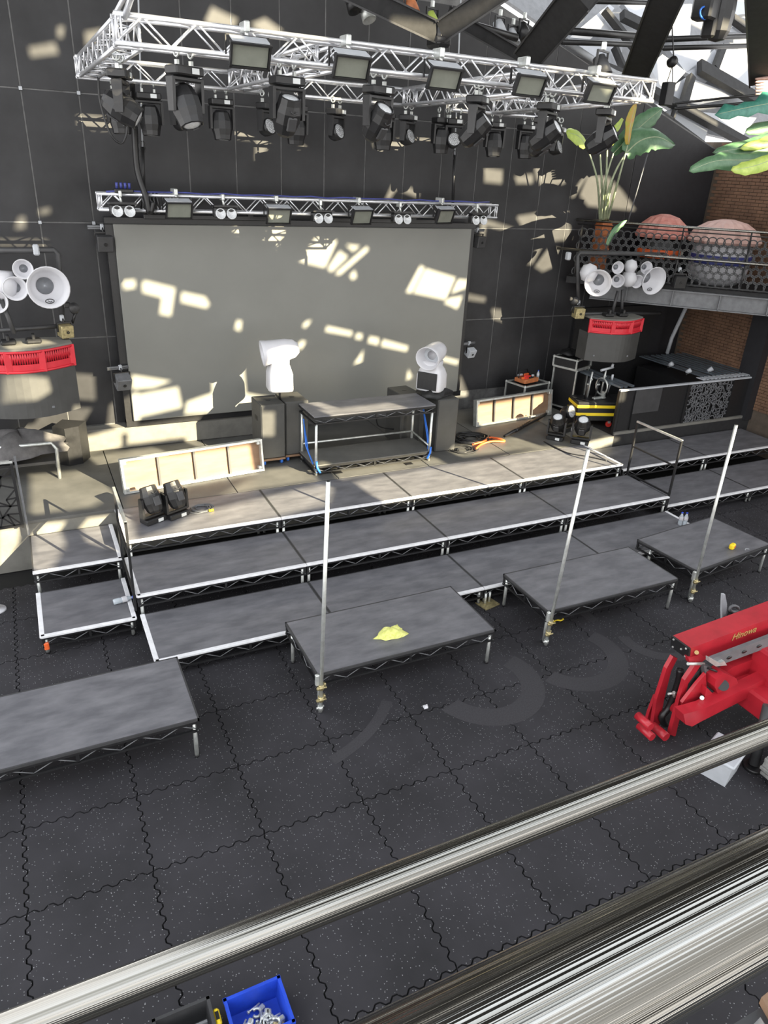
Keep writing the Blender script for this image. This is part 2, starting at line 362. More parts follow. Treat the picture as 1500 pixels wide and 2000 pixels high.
LIGHT += [dk(q, 0.6) for q in ([(62, 1022), (108, 1018), (128, 1060), (100, 1112), (68, 1114)], [(150, 1012), (214, 1005), (228, 1075), (170, 1060)])]
LIGHT += [pl(q, 11.4) for q in ([(0, 1030), (45, 1025), (42, 1060), (0, 1120)],)]
LIGHT += [dk([(108, 1346), (165, 1317), (173, 1320), (118, 1349)], 0.56), dk([(620, 800), (760, 785), (795, 795), (650, 812)], 2.0)]
LIGHT += [pl([(232, 900), (510, 862), (513, 922), (240, 972)], 12.1), pl([(926, 792), (1078, 768), (1076, 808), (924, 832)], 13.35), pl([(512, 690), (545, 680), (582, 684), (586, 772), (514, 772)], 12.75), pl([(496, 800), (546, 800), (546, 850), (496, 850)], 12.33)]
LIGHT += [pl([(0, 735), (90, 738), (98, 765), (60, 786), (0, 790)], 12.4), pl([(0, 680), (50, 660), (108, 652), (105, 672), (0, 696)], 12.6)]
LIGHT += [pl(q, 8.8) for q in ([(245, 25), (400, 46), (400, 70), (245, 60)], [(480, 58), (620, 78), (620, 98), (480, 83)], [(280, 84), (430, 98), (430, 112), (280, 106)])]
LIGHT += [pl(q, 13.0) for q in ([(590, 152), (700, 166), (690, 192), (590, 182)], [(870, 195), (990, 188), (990, 225), (880, 225)], [(260, 116), (340, 126), (340, 160), (260, 150)])]
LIGHT += [pl(q, 12.9) for q in ([(1205, 200), (1258, 204), (1250, 292), (1215, 292)], [(1105, 250), (1145, 258), (1142, 290), (1105, 285)], [(1165, 270), (1205, 268), (1205, 290), (1170, 290)])]
LIGHT += [pl(q, 11.0) for q in ([(1390, 270), (1500, 255), (1500, 300), (1400, 300)], [(1410, 310), (1500, 300), (1500, 335), (1420, 340)])]
LIGHT += [pl(q, 13.2) for q in ([(1262, 505), (1300, 512), (1290, 575), (1255, 570)], [(1430, 470), (1460, 468), (1462, 520), (1425, 522)])]
# gobo openings that put sun on the pale roof at the right
RP = (13.0, 15.4, 7.6); RNN = V((0.08, -0.85, 0.5)).normalized(); RN = -RNN
def rp(x, y, o_=0.0): return aP(x, y, V(RP)+RNN*o_, RNN)
LIGHT += [[rp(x, y) for x, y in q] for q in ([(1285, 110), (1300, 104), (1340, 140), (1320, 175), (1290, 165)], [(1345, 194), (1356, 160), (1440, 192), (1370, 202)], [(1398, 138), (1408, 96), (1466, 96), (1466, 125), (1440, 150), (1420, 140)], [(1280, 226), (1290, 224), (1362, 266), (1356, 272)], [(1326, 212), (1384, 246), (1380, 254), (1322, 220)], [(1400, 226), (1480, 228), (1450, 262)], [(1300, 66), (1336, 8), (1352, 8), (1345, 66)], [(1216, 6), (1270, 6), (1240, 16)], [(1120, 66), (1180, 18), (1190, 26), (1160, 68)], [(1310, 98), (1388, 98), (1376, 120)], [(925, 20), (940, 10), (945, 26)], [(930, 56), (990, 90), (984, 94), (926, 61)], [(1106, 90), (1206, 130), (1180, 122)])]
gv, ge, gp = [], [], []
def onG(p): t = (p.y-GY)/-SUN.y; q = p+SUN*t; return (q.x, q.z)
for q in LIGHT:
    h = [onG(p) for p in q]; gp.append(h); o_ = len(gv); gv += [V(p) for p in h]; ge += [(o_+i, o_+(i+1) % len(h)) for i in range(len(h))]
fr = [(-4, 6), (40, 6), (40, 21.5), (-4, 21.5)]; o_ = len(gv); gv += [V(p) for p in fr]; ge += [(o_+i, o_+(i+1) % 4) for i in range(4)]
cv, ce, cf, _a, _b2, _c = mg.delaunay_2d_cdt(gv, ge, [], 0, 1e-5)
def inside(p, po):
    r = False; j = len(po)-1
    for i in range(len(po)):
        if (po[i][1] > p[1]) != (po[j][1] > p[1]) and p[0] < (po[j][0]-po[i][0])*(p[1]-po[i][1])/(po[j][1]-po[i][1])+po[i][0]: r = not r
        j = i
    return r
keep = []
for f in cf:
    c = sum((cv[i] for i in f), V((0, 0)))/len(f)
    if not any(inside(c, po) for po in gp): keep.append(tuple(f))
edges = {}
for f in keep:
    for i in range(len(f)):
        a, b = f[i], f[(i+1) % len(f)]; edges[a, b] = 1
nb = len(cv); gb = B()
vs_ = [V((p.x, GY, p.y)) for p in cv]+[V((p.x, GY-0.06, p.y)) for p in cv]
fs_ = [f[::-1] for f in keep]+[tuple(i+nb for i in f) for f in keep]+[(a, b, b+nb, a+nb) for (a, b) in edges if (b, a) not in edges]
gb.add(vs_, fs_)
struct('sun_gobo', gb, 'gobo_white')  # unseen plate added to shape the sunlight

# permanent stage floor
sp = tag(obj('stage_platform', B().box((3.7, 12.96, 0.4), (13.8, 3.02, 0.8)).box((11.1, 13.07, 0.42), (1.0, 2.78, 0.82)), 'concrete'), 'concrete stage base running along the black wall behind the modular decks', 'stage')
for i in range(7):
    obj('floor_panel', B().box((-2.55+1.9*i+0.7, 12.93, 0.825), (1.885, 3.0, 0.05), bev=0.004), 'stage', sp)
struct('floor_side_stage', B().box((14.2, 13.1, 0.42), (5.2, 2.8, 0.84)), 'black_matt')
# balcony floor the photograph was taken from
struct('floor_balcony', B().box((2, -0.65, 4.52), (9, 2.2, 0.16)), 'dark_grey')
# ------------------------------------------------------------------ modular decks
def deck(label, x, y, w, d, z, legs=((0, 0), (1, 0), (0, 1), (1, 1)), tape='', rz=0.0, frame='black', floor=0.0, group=None, fh=0.17, skip='', cat='stage deck', name='stage_deck', clip=False):
    t = thing(name, label, cat, (x, y, floor), rz, group)
    zt = z-floor
    obj('deck_board', B().box((w/2, d/2, zt-0.012), (w-0.008, d-0.008, 0.024), bev=0.003), 'deck', t)
    for s, (a, b) in {'f': ((0, 0), (w, 0)), 'b': ((0, d), (w, d)), 'l': ((0, 0), (0, d)), 'r': ((w, 0), (w, d))}.items():
        a, b = V((*a, 0)), V((*b, 0)); L = (b-a).length; u = (b-a)/L; nrm = V((u.y, -u.x, 0)) if s in 'fr' else V((-u.y, u.x, 0))
        off = -nrm*0.022
        Am = M(((u.x, nrm.x, 0, (a+off).x), (u.y, nrm.y, 0, (a+off).y), (0, 0, 1, 0), (0, 0, 0, 1)))
        rail = B().box((L/2, 0, zt-0.044), (L, 0.036, 0.036), Am).box((L/2, 0, zt-fh), (L, 0.03, 0.026), Am)
        for q in (0.02, L*0.5, L-0.02): rail.box((q, 0, zt-fh/2-0.02), (0.03, 0.03, fh-0.05), Am)
        obj('side_frame', rail, frame, t)
        if s in 'fl' or s in tape or True:
            k = max(2, round(L/0.2)); lac = B(); st = L/k
            for i in range(k):
                p0, p1 = (i*st, zt-fh+0.01) if i % 2 == 0 else (i*st, zt-0.06), ((i+1)*st, zt-0.06) if i % 2 == 0 else ((i+1)*st, zt-fh+0.01)
                lac.tube(Am @ V((p0[0], 0, p0[1])), Am @ V((p1[0], 0, p1[1])), 0.007, 4)
            obj('lacing', lac, 'mid_grey' if frame == 'black' else frame, t)
        if s in tape:
            obj('edge_strip', B().box((L/2, 0.006, zt-0.012), (L, 0.062, 0.032), Am, bev=0.004), 'tape', t, label='white edge strip')
        else:
            obj('edge_angle', B().box((L/2, 0.012, zt-0.014), (L, 0.02, 0.03), Am), 'dark_grey', t)
    for i, j in legs:
        lx, ly = 0.05+i*(w-0.1), 0.05+j*(d-0.1)
        lg = obj('leg', B().tube((lx, ly, 0.012), (lx, ly, zt-0.03), 0.024, 8), 'galv', t)
        obj('foot_pad', B().tube((lx, ly, 0), (lx, ly, 0.03), 0.03, 8), 'black', lg)
    return t
X1, X2, X3 = 0.88, 0.84, 0.86
PL4 = ['first', 'second', 'third', 'fourth']
for i in range(4):
    deck('%s top-tier deck from the left, sunlit grey board with white front edge' % PL4[i], X1+2.41*i, 10.2, 2.405, 1.215, 0.85, tape='f'+('r' if i == 3 else '')+('l' if i == 0 else ''), group='top tier of stage decks')
for i in range(4):
    deck('%s middle-tier deck from the left, dark board with white front edge' % PL4[i], X2+2.465*i, 9.04, 2.46, 1.16, 0.6, tape='f'+('l' if i == 0 else ''), group='middle tier of stage decks')
for i in range(4):
    deck('%s lowest-tier deck from the left, scuffed black board behind the front platforms' % PL4[i], X3+2.46*i, 7.88, 2.455, 1.155, 0.3, tape='f'+('l' if i == 0 else '')+('r' if i == 3 else ''), group='lowest tier of stage decks')
deck('low side step on the left with white edges, an orange tag on its corner leg', -0.42, 8.97, 1.2, 1.16, 0.3, tape='flr', group='side step decks')
deck('upper side step on the left, patched with sun, below the concrete stage edge', -0.43, 10.2, 1.22, 1.22, 0.6, tape='fr', group='side step decks')
for i in range(2):
    deck(['low side step deck beside the two water bottles on the right', 'low side step deck at the right frame edge under the tall pole'][i], 10.85+2.46*i, 9.2, 2.455, 1.2, 0.3, tape='f', group='side step decks')
    deck(['upper side step deck behind the right-hand guard rail', 'upper side step deck at the right frame edge below the bar counter'][i], 10.8+2.46*i, 10.44, 2.455, 1.2, 0.6, tape='f', group='side step decks')
G = 'loose front platforms on thin steel legs'
deck('front platform at the far left of the floor with a thin streak of sun', -1.42, 6.34, 2.5, 1.2, 0.56, group=G, legs=((1, 0), (0, 0), (1, 1)))
deck('front platform with the crumpled yellow-green vest lying on it', 2.53, 6.56, 2.55, 1.2, 0.56, group=G, legs=((1, 0), (0, 0.9), (1, 0.9), (0, 0)))
deck('bare front platform next to the red lift, with a pole at its corner', 6.02, 6.66, 2.5, 1.12, 0.56, group=G)
deck('front platform with the yellow tape reel on it, by the bottles', 8.98, 6.74, 2.0, 1.2, 0.56, rz=math.radians(6), group=G, legs=((0, 0), (1, 0), (0, 0.8), (1, 0.8)))
# orange tag on the left step's leg
tag(obj('leg_tag', B().box((-0.372, 8.995, 0.13), (0.062, 0.062, 0.11), bev=0.01).tube((-0.372, 8.96, 0.14), (-0.372, 8.955, 0.14), 0.012, 8), 'orange'), 'orange tag wrapped round the corner leg of the low left step', 'tag')

# scaffold poles clamped to platform corners
POLES = [((2.565, 6.53), (641, 940), 'scaffold pole clamped to the platform with the yellow-green vest'), ((6.04, 6.62), (1149, 877), 'scaffold pole clamped to the bare platform in the middle'), ((8.96, 6.70), (1438, 830), 'scaffold pole clamped to the platform with the yellow reel')]
for (x, y), tp, lab in POLES:
    t = thing('scaffold_pole', lab, 'pole', (x, y, 0), 0, 'upright scaffold poles')
    d = ray(*tp); q = CP+d*((V((x, y, 0))-CP).dot(V((d.x, d.y, 0)))/(d.x**2+d.y**2)); q.z = max(2.9, min(3.1, q.z))
    q = V((q.x-x, q.y-y, q.z))
    at_ = lambda z: q*(z/q.z)
    obj('tube', B().tube(at_(0.02), q, 0.0242, 14), 'galv', t)
    obj('tube_end', B().tube(q, q*1.001, 0.02, 12), 'black', t)
    for z in (0.22, 0.4):
        c = at_(z); b = B()
        b.tube(c-V((0, 0, 0.035)), c+V((0, 0, 0.035)), 0.036, 10).box(c+V((0.04, 0.03, 0)), (0.06, 0.05, 0.05), bev=0.01).tube(c+V((-0.055, -0.03, 0)), c+V((0.06, -0.03, 0)), 0.012, 6).tube(c+V((-0.05, -0.03, -0.01)), c+V((-0.05, -0.03, 0.02)), 0.02, 6)
        obj('coupler', b, 'brass', t)
    c = at_(0.5); obj('bracket', B().box(c+V((-0.045, 0.02, 0)), (0.05, 0.05, 0.16), bev=0.01), 'galv', t)
    c = at_(0.08); obj('coupler', B().tube(c-V((0, 0, 0.03)), c+V((0, 0, 0.03)), 0.034, 10).tube(c+V((-0.05, 0, 0)), c+V((0.05, 0.02, 0.0)), 0.013, 6), 'galv', t)

# guard rails at both ends of the middle tier
for x, lab in ((0.80, 'black hoop guard rail at the left end of the middle tier'), (10.72, 'black hoop guard rail at the right end of the middle tier')):
    t = thing('guard_rail', lab, 'guard rail', (x, 9.08, 0.35), 0, 'hoop guard rails')
    L, H = 1.15, 1.38
    for y in (0, L): obj('post', B().box((0, y, H/2), (0.034, 0.034, H)), 'black', t)
    obj('top_bar', B().box((0, L/2, H), (0.036, L+0.034, 0.036)), 'galv', t)
    obj('middle_bar', B().box((0, L/2, H-0.52), (0.028, L, 0.028)), 'black', t)
    obj('bottom_bar', B().box((0, L/2, 0.28), (0.028, L, 0.028)), 'black', t)

# ------------------------------------------------------------------ big screen and its truss
t = thing('display_screen', 'huge blank grey display screen hung on the black wall behind the stage', 'screen', (5.23, SY, 1.42))
obj('panel', B().box((0, 0.045, 1.775), (7.23, 0.09, 3.55), bev=0.01), 'screen', t)
fb = B().box((-3.68, 0.16, 1.74), (0.14, 0.2, 3.6)).box((3.67, 0.16, 1.74), (0.1, 0.2, 3.6)).box((0, 0.16, -0.06), (7.5, 0.22, 0.12)).box((0, 0.16, 3.6), (7.5, 0.2, 0.1))
obj('frame', fb, 'black', t)
for x in (-1.8, 1.6): obj('hanging_bar', B().box((x, 0.02, 3.68), (2.6, 0.12, 0.08), bev=0.01).box((x-0.6, 0, 3.76), (0.1, 0.08, 0.1)).box((x+0.6, 0, 3.76), (0.1, 0.08, 0.1)), 'black', t)

def truss(label, p, q, size=0.29, group=None, bay=0.27, up_tri=False, ends=True, name='box_truss'):
    """box truss whose top chords' mid-line runs from p to q (top height)"""
    p, q = V(p), V(q); L = (q-p).length; a = math.atan2((q-p).y, (q-p).x)
    t = thing(name, label, 'truss', (p.x, p.y, p.z-size), a, group)
    h = size/2-0.025
    for y in (-h, h):
        for z in (0.025, size-0.025): obj('chord', B().tube((0, y, z), (L, y, z), 0.025, 8), 'alu', t)
    k = max(2, round(L/bay)); st = L/k
    for kind in range(4):
        b = B()
        for i in range(k):
            e, g = (i % 2), ((i+1) % 2)
            for (u, v) in ((e, g),):
                s0, s1 = -h+2*h*u, -h+2*h*v
                if kind < 2:
                    y = (-h, h)[kind]; b.tube((i*st, y, 0.025+(size-0.05)*u), ((i+1)*st, y, 0.025+(size-0.05)*v), 0.011, 5)
                else:
                    z = (0.025, size-0.025)[kind-2]; b.tube((i*st, s0, z), ((i+1)*st, s1, z), 0.011, 5)
        if ends and kind < 2:
            y = (-h, h)[kind]
            for x in (0.015, 0.06, L-0.06, L-0.015): b.tube((x, y, 0.025), (x, y, size-0.025), 0.013, 5)
        if ends and kind >= 2:
            z = (0.025, size-0.025)[kind-2]
            for x in (0.02, L-0.02): b.tube((x, -h, z), (x, h, z), 0.018, 6)
        obj('lacing', b, 'alu', t)
    return t
ST = truss('slim silver box truss across the top of the big screen', (1.36, 13.72, 5.49), (9.12, 13.72, 5.49), bay=0.25)
RZ_, FY, BY, KX = 7.32, 8.8, 13.0, 1.354
truss('front run of the silver rig truss, carrying five floodlights', (1.2, FY, RZ_), (8.15, FY, RZ_))
truss('left cross run of the rig truss, going back from the front corner', (1.36, FY+0.16, RZ_), (1.36, BY-0.16, RZ_))
truss('second cross run of the rig truss from the left', (3.52, FY+0.16, RZ_), (3.52, BY-0.16, RZ_))
truss('third cross run of the rig truss, behind the middle floodlight', (6.55, FY+0.16, RZ_), (6.55, BY-0.16, RZ_))
truss('right cross run of the rig truss, behind the fifth floodlight', (7.98, FY+0.16, RZ_), (8.4, BY-0.16, RZ_))
truss('rear run of the rig truss at the left, above the hanging heads', (1.2, BY, RZ_), (3.95, BY, RZ_))
truss('rear run of the rig truss in the middle', (4.55, BY, RZ_), (6.72, BY, RZ_))
truss('rear run of the rig truss at the right, near the plant leaves', (7.45, BY, RZ_), (9.75, BY, RZ_))
# slanting lift struts at the left rig corner
t = thing('rig_strut', 'pair of slanting silver struts rising from the left rig corner', 'strut', (1.25, FY, RZ_))
obj('tube', B().tube(aY(243, 34, 8.7), aY(268, -40, 8.3), 0.03, 8), 'alu', t, w=True)
obj('tube', B().tube(aY(180, 108, 12.2), aY(262, -40, 10.6), 0.03, 8), 'alu', t, w=True)
# hoist straps carrying the screen truss
for x, xt, lab in ((282, 268, 'hoist strap holding the screen truss at the left'), (885, 903, 'hoist strap holding the screen truss at the right')):
    t = thing('hoist_strap', lab, 'strap', tuple(V((aY(x, 390, 13.72).x, 13.72, 5.49))), 0, 'hoist straps of the screen truss')
    a, b_ = V((aY(x, 390, 13.72).x, 13.72, 5.475)), aY(xt, -80, 13.72)
    obj('webbing', B().tube(a, a+(b_-a)*0.22, 0.03, 6), 'black', t, w=True)
    obj('wire', B().tube(a+(b_-a)*0.22, b_, 0.014, 6), 'light_grey', t, w=True)
    obj('shackle', B().path([a+(b_-a)*0.22+V((0.05*math.cos(u), 0, 0.08*math.sin(u))) for u in [i*PI/5 for i in range(10)]], 0.014, 5, closed=True), 'dark_grey', t, w=True)
# black cable looms
def cable(name, label, pts, r=0.012, m_='black', group=None, cat='cable', n=6):
    o = obj(name, B().path(pts, r, n), m_); return tag(o, label, cat, group)
def spline(pts, k=6):
    pts = [V(p) for p in pts]; o_ = []
    for i in range(len(pts)-1):
        p0, p1, p2, p3 = pts[max(0, i-1)], pts[i], pts[i+1], pts[min(len(pts)-1, i+2)]
        for j in range(k):
            t_ = j/k; o_.append(0.5*((2*p1)+(p2-p0)*t_+(2*p0-5*p1+4*p2-p3)*t_*t_+(3*p1-p0-3*p2+p3)*t_**3))
    return o_+[pts[-1]]
cable('power_loom', 'thick black cable loom dropping behind the left hanging heads to the screen truss', spline([aY(256, 150, 13.1), aY(262, 240, 13.5), aY(268, 330, 13.6), aY(285, 385, 13.55), aY(292, 415, 13.55), aY(300, 395, 13.55)]), 0.05)
cable('hanging_cable', 'loose black cable looping down from the left rig corner', spline([aY(192, 150, 12.7), aY(196, 200, 12.7), aY(215, 260, 12.7), aY(236, 280, 12.7), aY(247, 262, 12.7), aY(248, 240, 12.7)]), 0.018)
pts = [];
for i in range(24):
    x = 1.5+7.4*i/23; pts.append(V((x, 13.6, 5.5+0.025*abs(math.sin(i*1.3)))))
cable('truss_cable', 'thin violet cable laid along the top of the screen truss', pts, 0.014, 'blue_dark')
t = thing('cable_bundle', 'black cable loops strapped to the screen truss near its left end', 'cable', (2.2, 13.5, 5.15))
for k in range(5):
    x = -0.12+0.06*k
    obj('loop', B().path([V((x+0.02*math.sin(i), 0.22+0.155*math.cos(i*PI/6), 0.195+0.16*math.sin(i*PI/6))) for i in range(12)], 0.02, 5, closed=True), 'black', t)
t = thing('power_box', 'small black box with violet connectors on top of the screen truss', 'box', (1.78, 13.65, 5.49))
obj('body', B().box((0, 0, 0.03), (0.3, 0.2, 0.06), bev=0.01), 'black', t)
for k in range(4): obj('connector', B().tube((-0.1+0.066*k, -0.02, 0.06), (-0.1+0.066*k, -0.04, 0.15), 0.022, 8), 'blue_dark', t)

# ------------------------------------------------------------------ lights
def clamp(x, z, h=0.1):
    b = B().box((x, 0, z+h*0.3), (0.03, 0.04, h*0.6)); b.path([V((x, 0.04*math.cos(u), z+h+0.028+0.04*math.sin(u))) for u in [i*PI/4 for i in range(8)]], 0.012, 5, closed=True); return b
def head_profile(s): return [(r*1.32, z*0.92) for r, z in [(0.0, -0.27*s), (0.075*s, -0.265*s), (0.105*s, -0.22*s), (0.135*s, -0.08*s), (0.138*s, 0.06*s), (0.118*s, 0.16*s), (0.11*s, 0.235*s), (0.098*s, 0.245*s), (0.094*s, 0.22*s), (0.0, 0.22*s)]]
def moving_head(label, loc, rz, tilt, s=1.0, stand=False, group=None, wash=False):
    t = thing('wash_light' if wash else 'moving_head_light', label, 'stage light', loc, rz, group)
    d = 1 if stand else -1
    base = 0.1*s
    off = 0 if stand else -0.12*s
    B0 = off+d*base/2
    obj('base', B().box((0, 0, B0), ((0.3 if wash else 0.4)*s, 0.24*s, base), bev=0.015), 'black', t)
    obj('display', B().box((0.07*s, -0.122*s, B0), (0.1*s, 0.006, 0.06*s)), 'display', t)
    if not stand:
        for x in (-0.1*s, 0.1*s): obj('clamp', clamp(x, -0.125*s, 0.105*s), 'galv', t)
    zb = off+d*(base+0.02)
    H = 0.26*s if wash else 0.3*s; ax = zb+d*H
    yk = B().box((0, 0, zb+d*0.01), ((0.34 if wash else 0.43)*s, 0.13*s, 0.05*s), bev=0.01)
    ax_ = 0.16*s if wash else 0.205*s
    for x in (-ax_, ax_):
        yk.prism([(-0.065*s, 0), (0.065*s, 0), (0.05*s, (H+0.05*s)), (-0.05*s, (H+0.05*s))], x-0.02*s, x+0.02*s, M(((0, 0, 1, 0), (1, 0, 0, 0), (0, d, 0, zb), (0, 0, 0, 1))))
    obj('yoke', yk, 'black', t)
    A = Tr(0, 0, ax) @ Rx(tilt)
    if wash:
        hd = obj('head', B().lathe([(0, -0.14*s), (0.06*s, -0.14*s), (0.11*s, -0.08*s), (0.13*s, 0.03*s), (0.135*s, 0.09*s), (0.12*s, 0.095*s), (0.118*s, 0.08*s), (0, 0.08*s)], 18, A), 'black', t)
        ln = obj('lens', B().lathe([(0.117*s, 0.081*s), (0.11*s, 0.088*s), (0, 0.088*s)], 18, A), 'lens', hd)
        cells = B()
        for i in range(19):
            rr, nn = (0, 1) if i == 0 else ((0.042*s, 6) if i < 7 else (0.085*s, 12)); k = i-1 if i < 7 else i-7
            cells.ringflat((rr*math.cos(2*PI*k/nn), rr*math.sin(2*PI*k/nn), 0.087*s), 0.021*s, 0.0155*s, 0.004*s, 6, A)
        obj('lens_cells', cells, 'dark_grey', hd)
    else:
        hd = obj('head', B().lathe(head_profile(s), 10, A @ Rz(PI/10), sm=False, sx=1.0, sy=0.92), 'black', t)
        obj('lens', B().lathe([(0.122*s, 0.204*s), (0.08*s, 0.216*s), (0, 0.22*s)], 14, A), 'lens', hd)
        obj('back_plate', B().box((0, -0.16*s, -0.05*s), (0.13*s, 0.03*s, 0.17*s), A, bev=0.012), 'dark_grey', hd)
        obj('handle', B().path([A @ V((0.05*s*q, -0.166*s, 0.08*s+0.03*s*abs(q)**2)) for q in (-1, -0.5, 0, 0.5, 1)], 0.008*s, 5), 'dark_grey', hd)
    return t
ZB = RZ_-0.29
def R(a): return math.radians(a)
G1, G2, G3 = 'moving heads under the front rig truss', 'moving heads under the rear rig truss', 'small honeycomb wash lights on the rig'
# head axis: tilt 0 points up, 180 down; +tilt leans the lens towards -Y
for x, z_, tilt, rz, lab in ((1.38, 6.5, R(155), R(25), 'moving head under the front truss seen from behind, nearest the rig corner'), (2.2, 6.5, R(25), R(8), 'moving head under the front truss between the first and second floodlights'),
    (3.02, 6.5, R(38), R(20), 'moving head under the front truss between the second and third floodlights, lens turned right'), (4.02, 6.5, R(48), R(42), 'moving head under the front truss between third and fourth floodlights, tipped right'),
    (4.82, 6.5, R(55), R(32), 'moving head under the front truss below the fourth floodlight'), (5.52, 6.5, R(58), R(38), 'moving head under the front truss below the fifth floodlight, above the leaf')):
    moving_head(lab, (x*KX, FY, ZB), rz, tilt, 0.88, group=G1)
moving_head('moving head at the front left rig corner, tilted on its side', (1.36, 9.8, ZB), R(70), R(120), 0.9, group=G1)
moving_head('second moving head close beside the fifth floodlight head, lens up', (8.1, 11.0, ZB), R(30), R(50), 0.9, group=G2)
for x, lab in ((1.3, 'moving head hanging at the rear left rig corner, head straight down'), (1.62, 'second moving head from the rear left rig corner, head straight down'), (2.44, 'moving head under the rear truss left of the second cross truss'), (3.36, 'moving head under the rear truss partly behind the second front head'),
    (4.55, 'moving head under the rear truss partly behind the third front head'), (5.42, 'moving head under the rear truss with a sunlit lower end'), (6.26, 'moving head under the rear truss right of the tipped front head'), (6.8, 'moving head under the rear truss next to the fourth front head')):
    moving_head(lab, (x*KX, BY, ZB), R(random.uniform(-8, 8)), R(random.uniform(174, 186)), 0.9, group=G2)
for px, lab in ((348, 'wash light half behind the first front moving head'), (516, 'wash light left of the second front moving head'), (652, 'wash light hanging alone between two front heads'), (793, 'wash light hanging right of the third front head'), (885, 'wash light turned sideways left of the fourth front head'), (1090, 'wash light tucked behind the fourth floodlight head')):
    p = aY(px, 200, BY)
    moving_head(lab, (p.x, BY-0.12, ZB), R(30 if px != 885 else -20), R(68), 0.95, group=G3, wash=True)

def floodlight(label, loc, rz, tilt, w=0.38, h=0.22, group=None):
    t = thing('floodlight', label, 'stage light', loc, rz, group)
    A = Rx(tilt)
    d = 0.12
    hb = B(); P = [(-w/2, -h/2), (w/2, -h/2), (w/2, h/2), (-w/2, h/2)]; Q = [(x*0.72, y*0.72) for x, y in P]
    hb.add([(x, -d/2, y) for x, y in P]+[(x, d/2, y) for x, y in Q], [(3, 2, 1, 0), (4, 5, 6, 7), (0, 1, 5, 4), (1, 2, 6, 5), (2, 3, 7, 6), (3, 0, 4, 7)], False, A)
    obj('housing', hb, 'black', t)
    rim = B()
    for c, s_ in (((0, -d/2-0.015, h/2), (w+0.03, 0.07, 0.02)), ((0, -d/2-0.015, -h/2), (w+0.03, 0.05, 0.02)), ((-w/2, -d/2-0.015, 0), (0.02, 0.05, h)), ((w/2, -d/2-0.015, 0), (0.02, 0.05, h))): rim.box(c, s_, A)
    obj('rim', rim, 'black', t)
    obj('visor', B().box((0, -0.01, h/2+0.018), (w*0.96, 0.14, 0.012), A), 'light_grey', t)
    obj('front_panel', B().box((0, -d/2-0.008, 0), (w-0.03, 0.012, h-0.03), A), 'flood_glass', t)
    br = B()
    for x in (-w/2-0.025, w/2+0.025): br.box((x, 0.03, h*0.28), (0.012, 0.03, h*0.8))
    br.box((0, 0.03, h*0.28+h*0.4), (w+0.06, 0.03, 0.012))
    obj('bracket', br, 'black', t)
    obj('clamp', B().tube((0, 0.03, h*0.66), (0, 0.1, h*0.66+0.1), 0.018, 6).box((0, 0.11, h*0.66+0.09), (0.06, 0.2, 0.1), bev=0.01), 'galv', t)
    return t
for i, (px, py, rz) in enumerate(((485, 104, 0), (682, 127, 2), (863, 149, 2), (1029, 163, 2), (1166, 178, 2))):
    p = aY(px, py, FY-0.3)
    floodlight('%s of the five floodlights on the front rig truss' % ORD[i], tuple(p), R(rz), R(24), 0.4, 0.22, 'floodlights on the front rig truss')
for i, px in enumerate((347, 542, 703, 865)):
    p = aY(px, (408, 419, 421, 420)[i], 13.5)
    floodlight('%s of the four floodlights on the screen truss' % ORD[i], tuple(p), R((10, 5, 14, 18)[i]), R(18), 0.44, 0.26, 'floodlights on the screen truss')
for i, px in enumerate((240, 440, 630, 785, 935)):
    p = aY(px, (410, 415, 424, 426, 428)[i], 13.48)
    t = thing('blinder_light', '%s of the five two-lamp blinders on the screen truss' % ORD[i], 'stage light', tuple(p), R(8), 'two-lamp blinders on the screen truss')
    obj('housing', B().box((0, 0.04, 0.0), (0.4, 0.14, 0.17), bev=0.02).box((0, 0.02, 0.1), (0.44, 0.16, 0.03)), 'black', t)
    for x in (-0.1, 0.1):
        lp = obj('lamp', B().lathe([(0.092, 0), (0.092, 0.02), (0.08, 0.025), (0.07, 0.012), (0.0, 0.004)], 14, Tr(x, -0.03, -0.02) @ Rx(R(75))), 'lens', t)
    obj('clamp', B().tube((0, 0.05, 0.1), (0, 0.12, 0.26), 0.02, 6).box((0, 0.12, 0.24), (0.05, 0.14, 0.1), bev=0.01), 'galv', t)
# ------------------------------------------------------------------ things on the stage
SZ = 0.85
def flight_rect(): pass
# two-level table of decks
t = thing('deck_table', 'two-level table built from stage decks with silver legs and blue straps', 'table', (4.4, 11.66, SZ))
W_, D_ = 2.48, 0.82
for z, lab in ((1.15, 'upper'), (0.21, 'lower')):
    obj('deck_board', B().box((W_/2, D_/2, z-0.012), (W_, D_, 0.024), bev=0.004), 'deck' if z > 1 else 'stage', t)
    fb = B()
    for y in (0.02, D_-0.02): fb.box((W_/2, y, z-0.045), (W_, 0.036, 0.04)).box((W_/2, y, z-0.15), (W_, 0.03, 0.025)).box((W_/2, y, z-0.09), (0.035, 0.03, 0.12))
    for x in (0.02, W_-0.02): fb.box((x, D_/2, z-0.045), (0.036, D_, 0.04)).box((x, D_/2, z-0.15), (0.03, D_, 0.025))
    obj('side_frame', fb, 'black', t)
    lb = B()
    for y in (0.02, D_-0.02):
        for i in range(12): lb.tube((i*W_/12, y, z-(0.14 if i % 2 else 0.06)), ((i+1)*W_/12, y, z-(0.06 if i % 2 else 0.14)), 0.008, 4)
    obj('lacing', lb, 'mid_grey', t)
for x in (0.05, W_-0.05):
    for y in (0.03, D_-0.03): obj('leg', B().tube((x, y, 0), (x, y, 1.0), 0.026, 10), 'galv', t)
obj('back_rail', B().tube((0.05, D_-0.03, 0.36), (W_-0.05, D_-0.03, 0.36), 0.02, 8).tube((W_-0.05, D_-0.03, 0.36), (W_-0.05, 0.03, 0.3), 0.018, 8), 'galv', t)
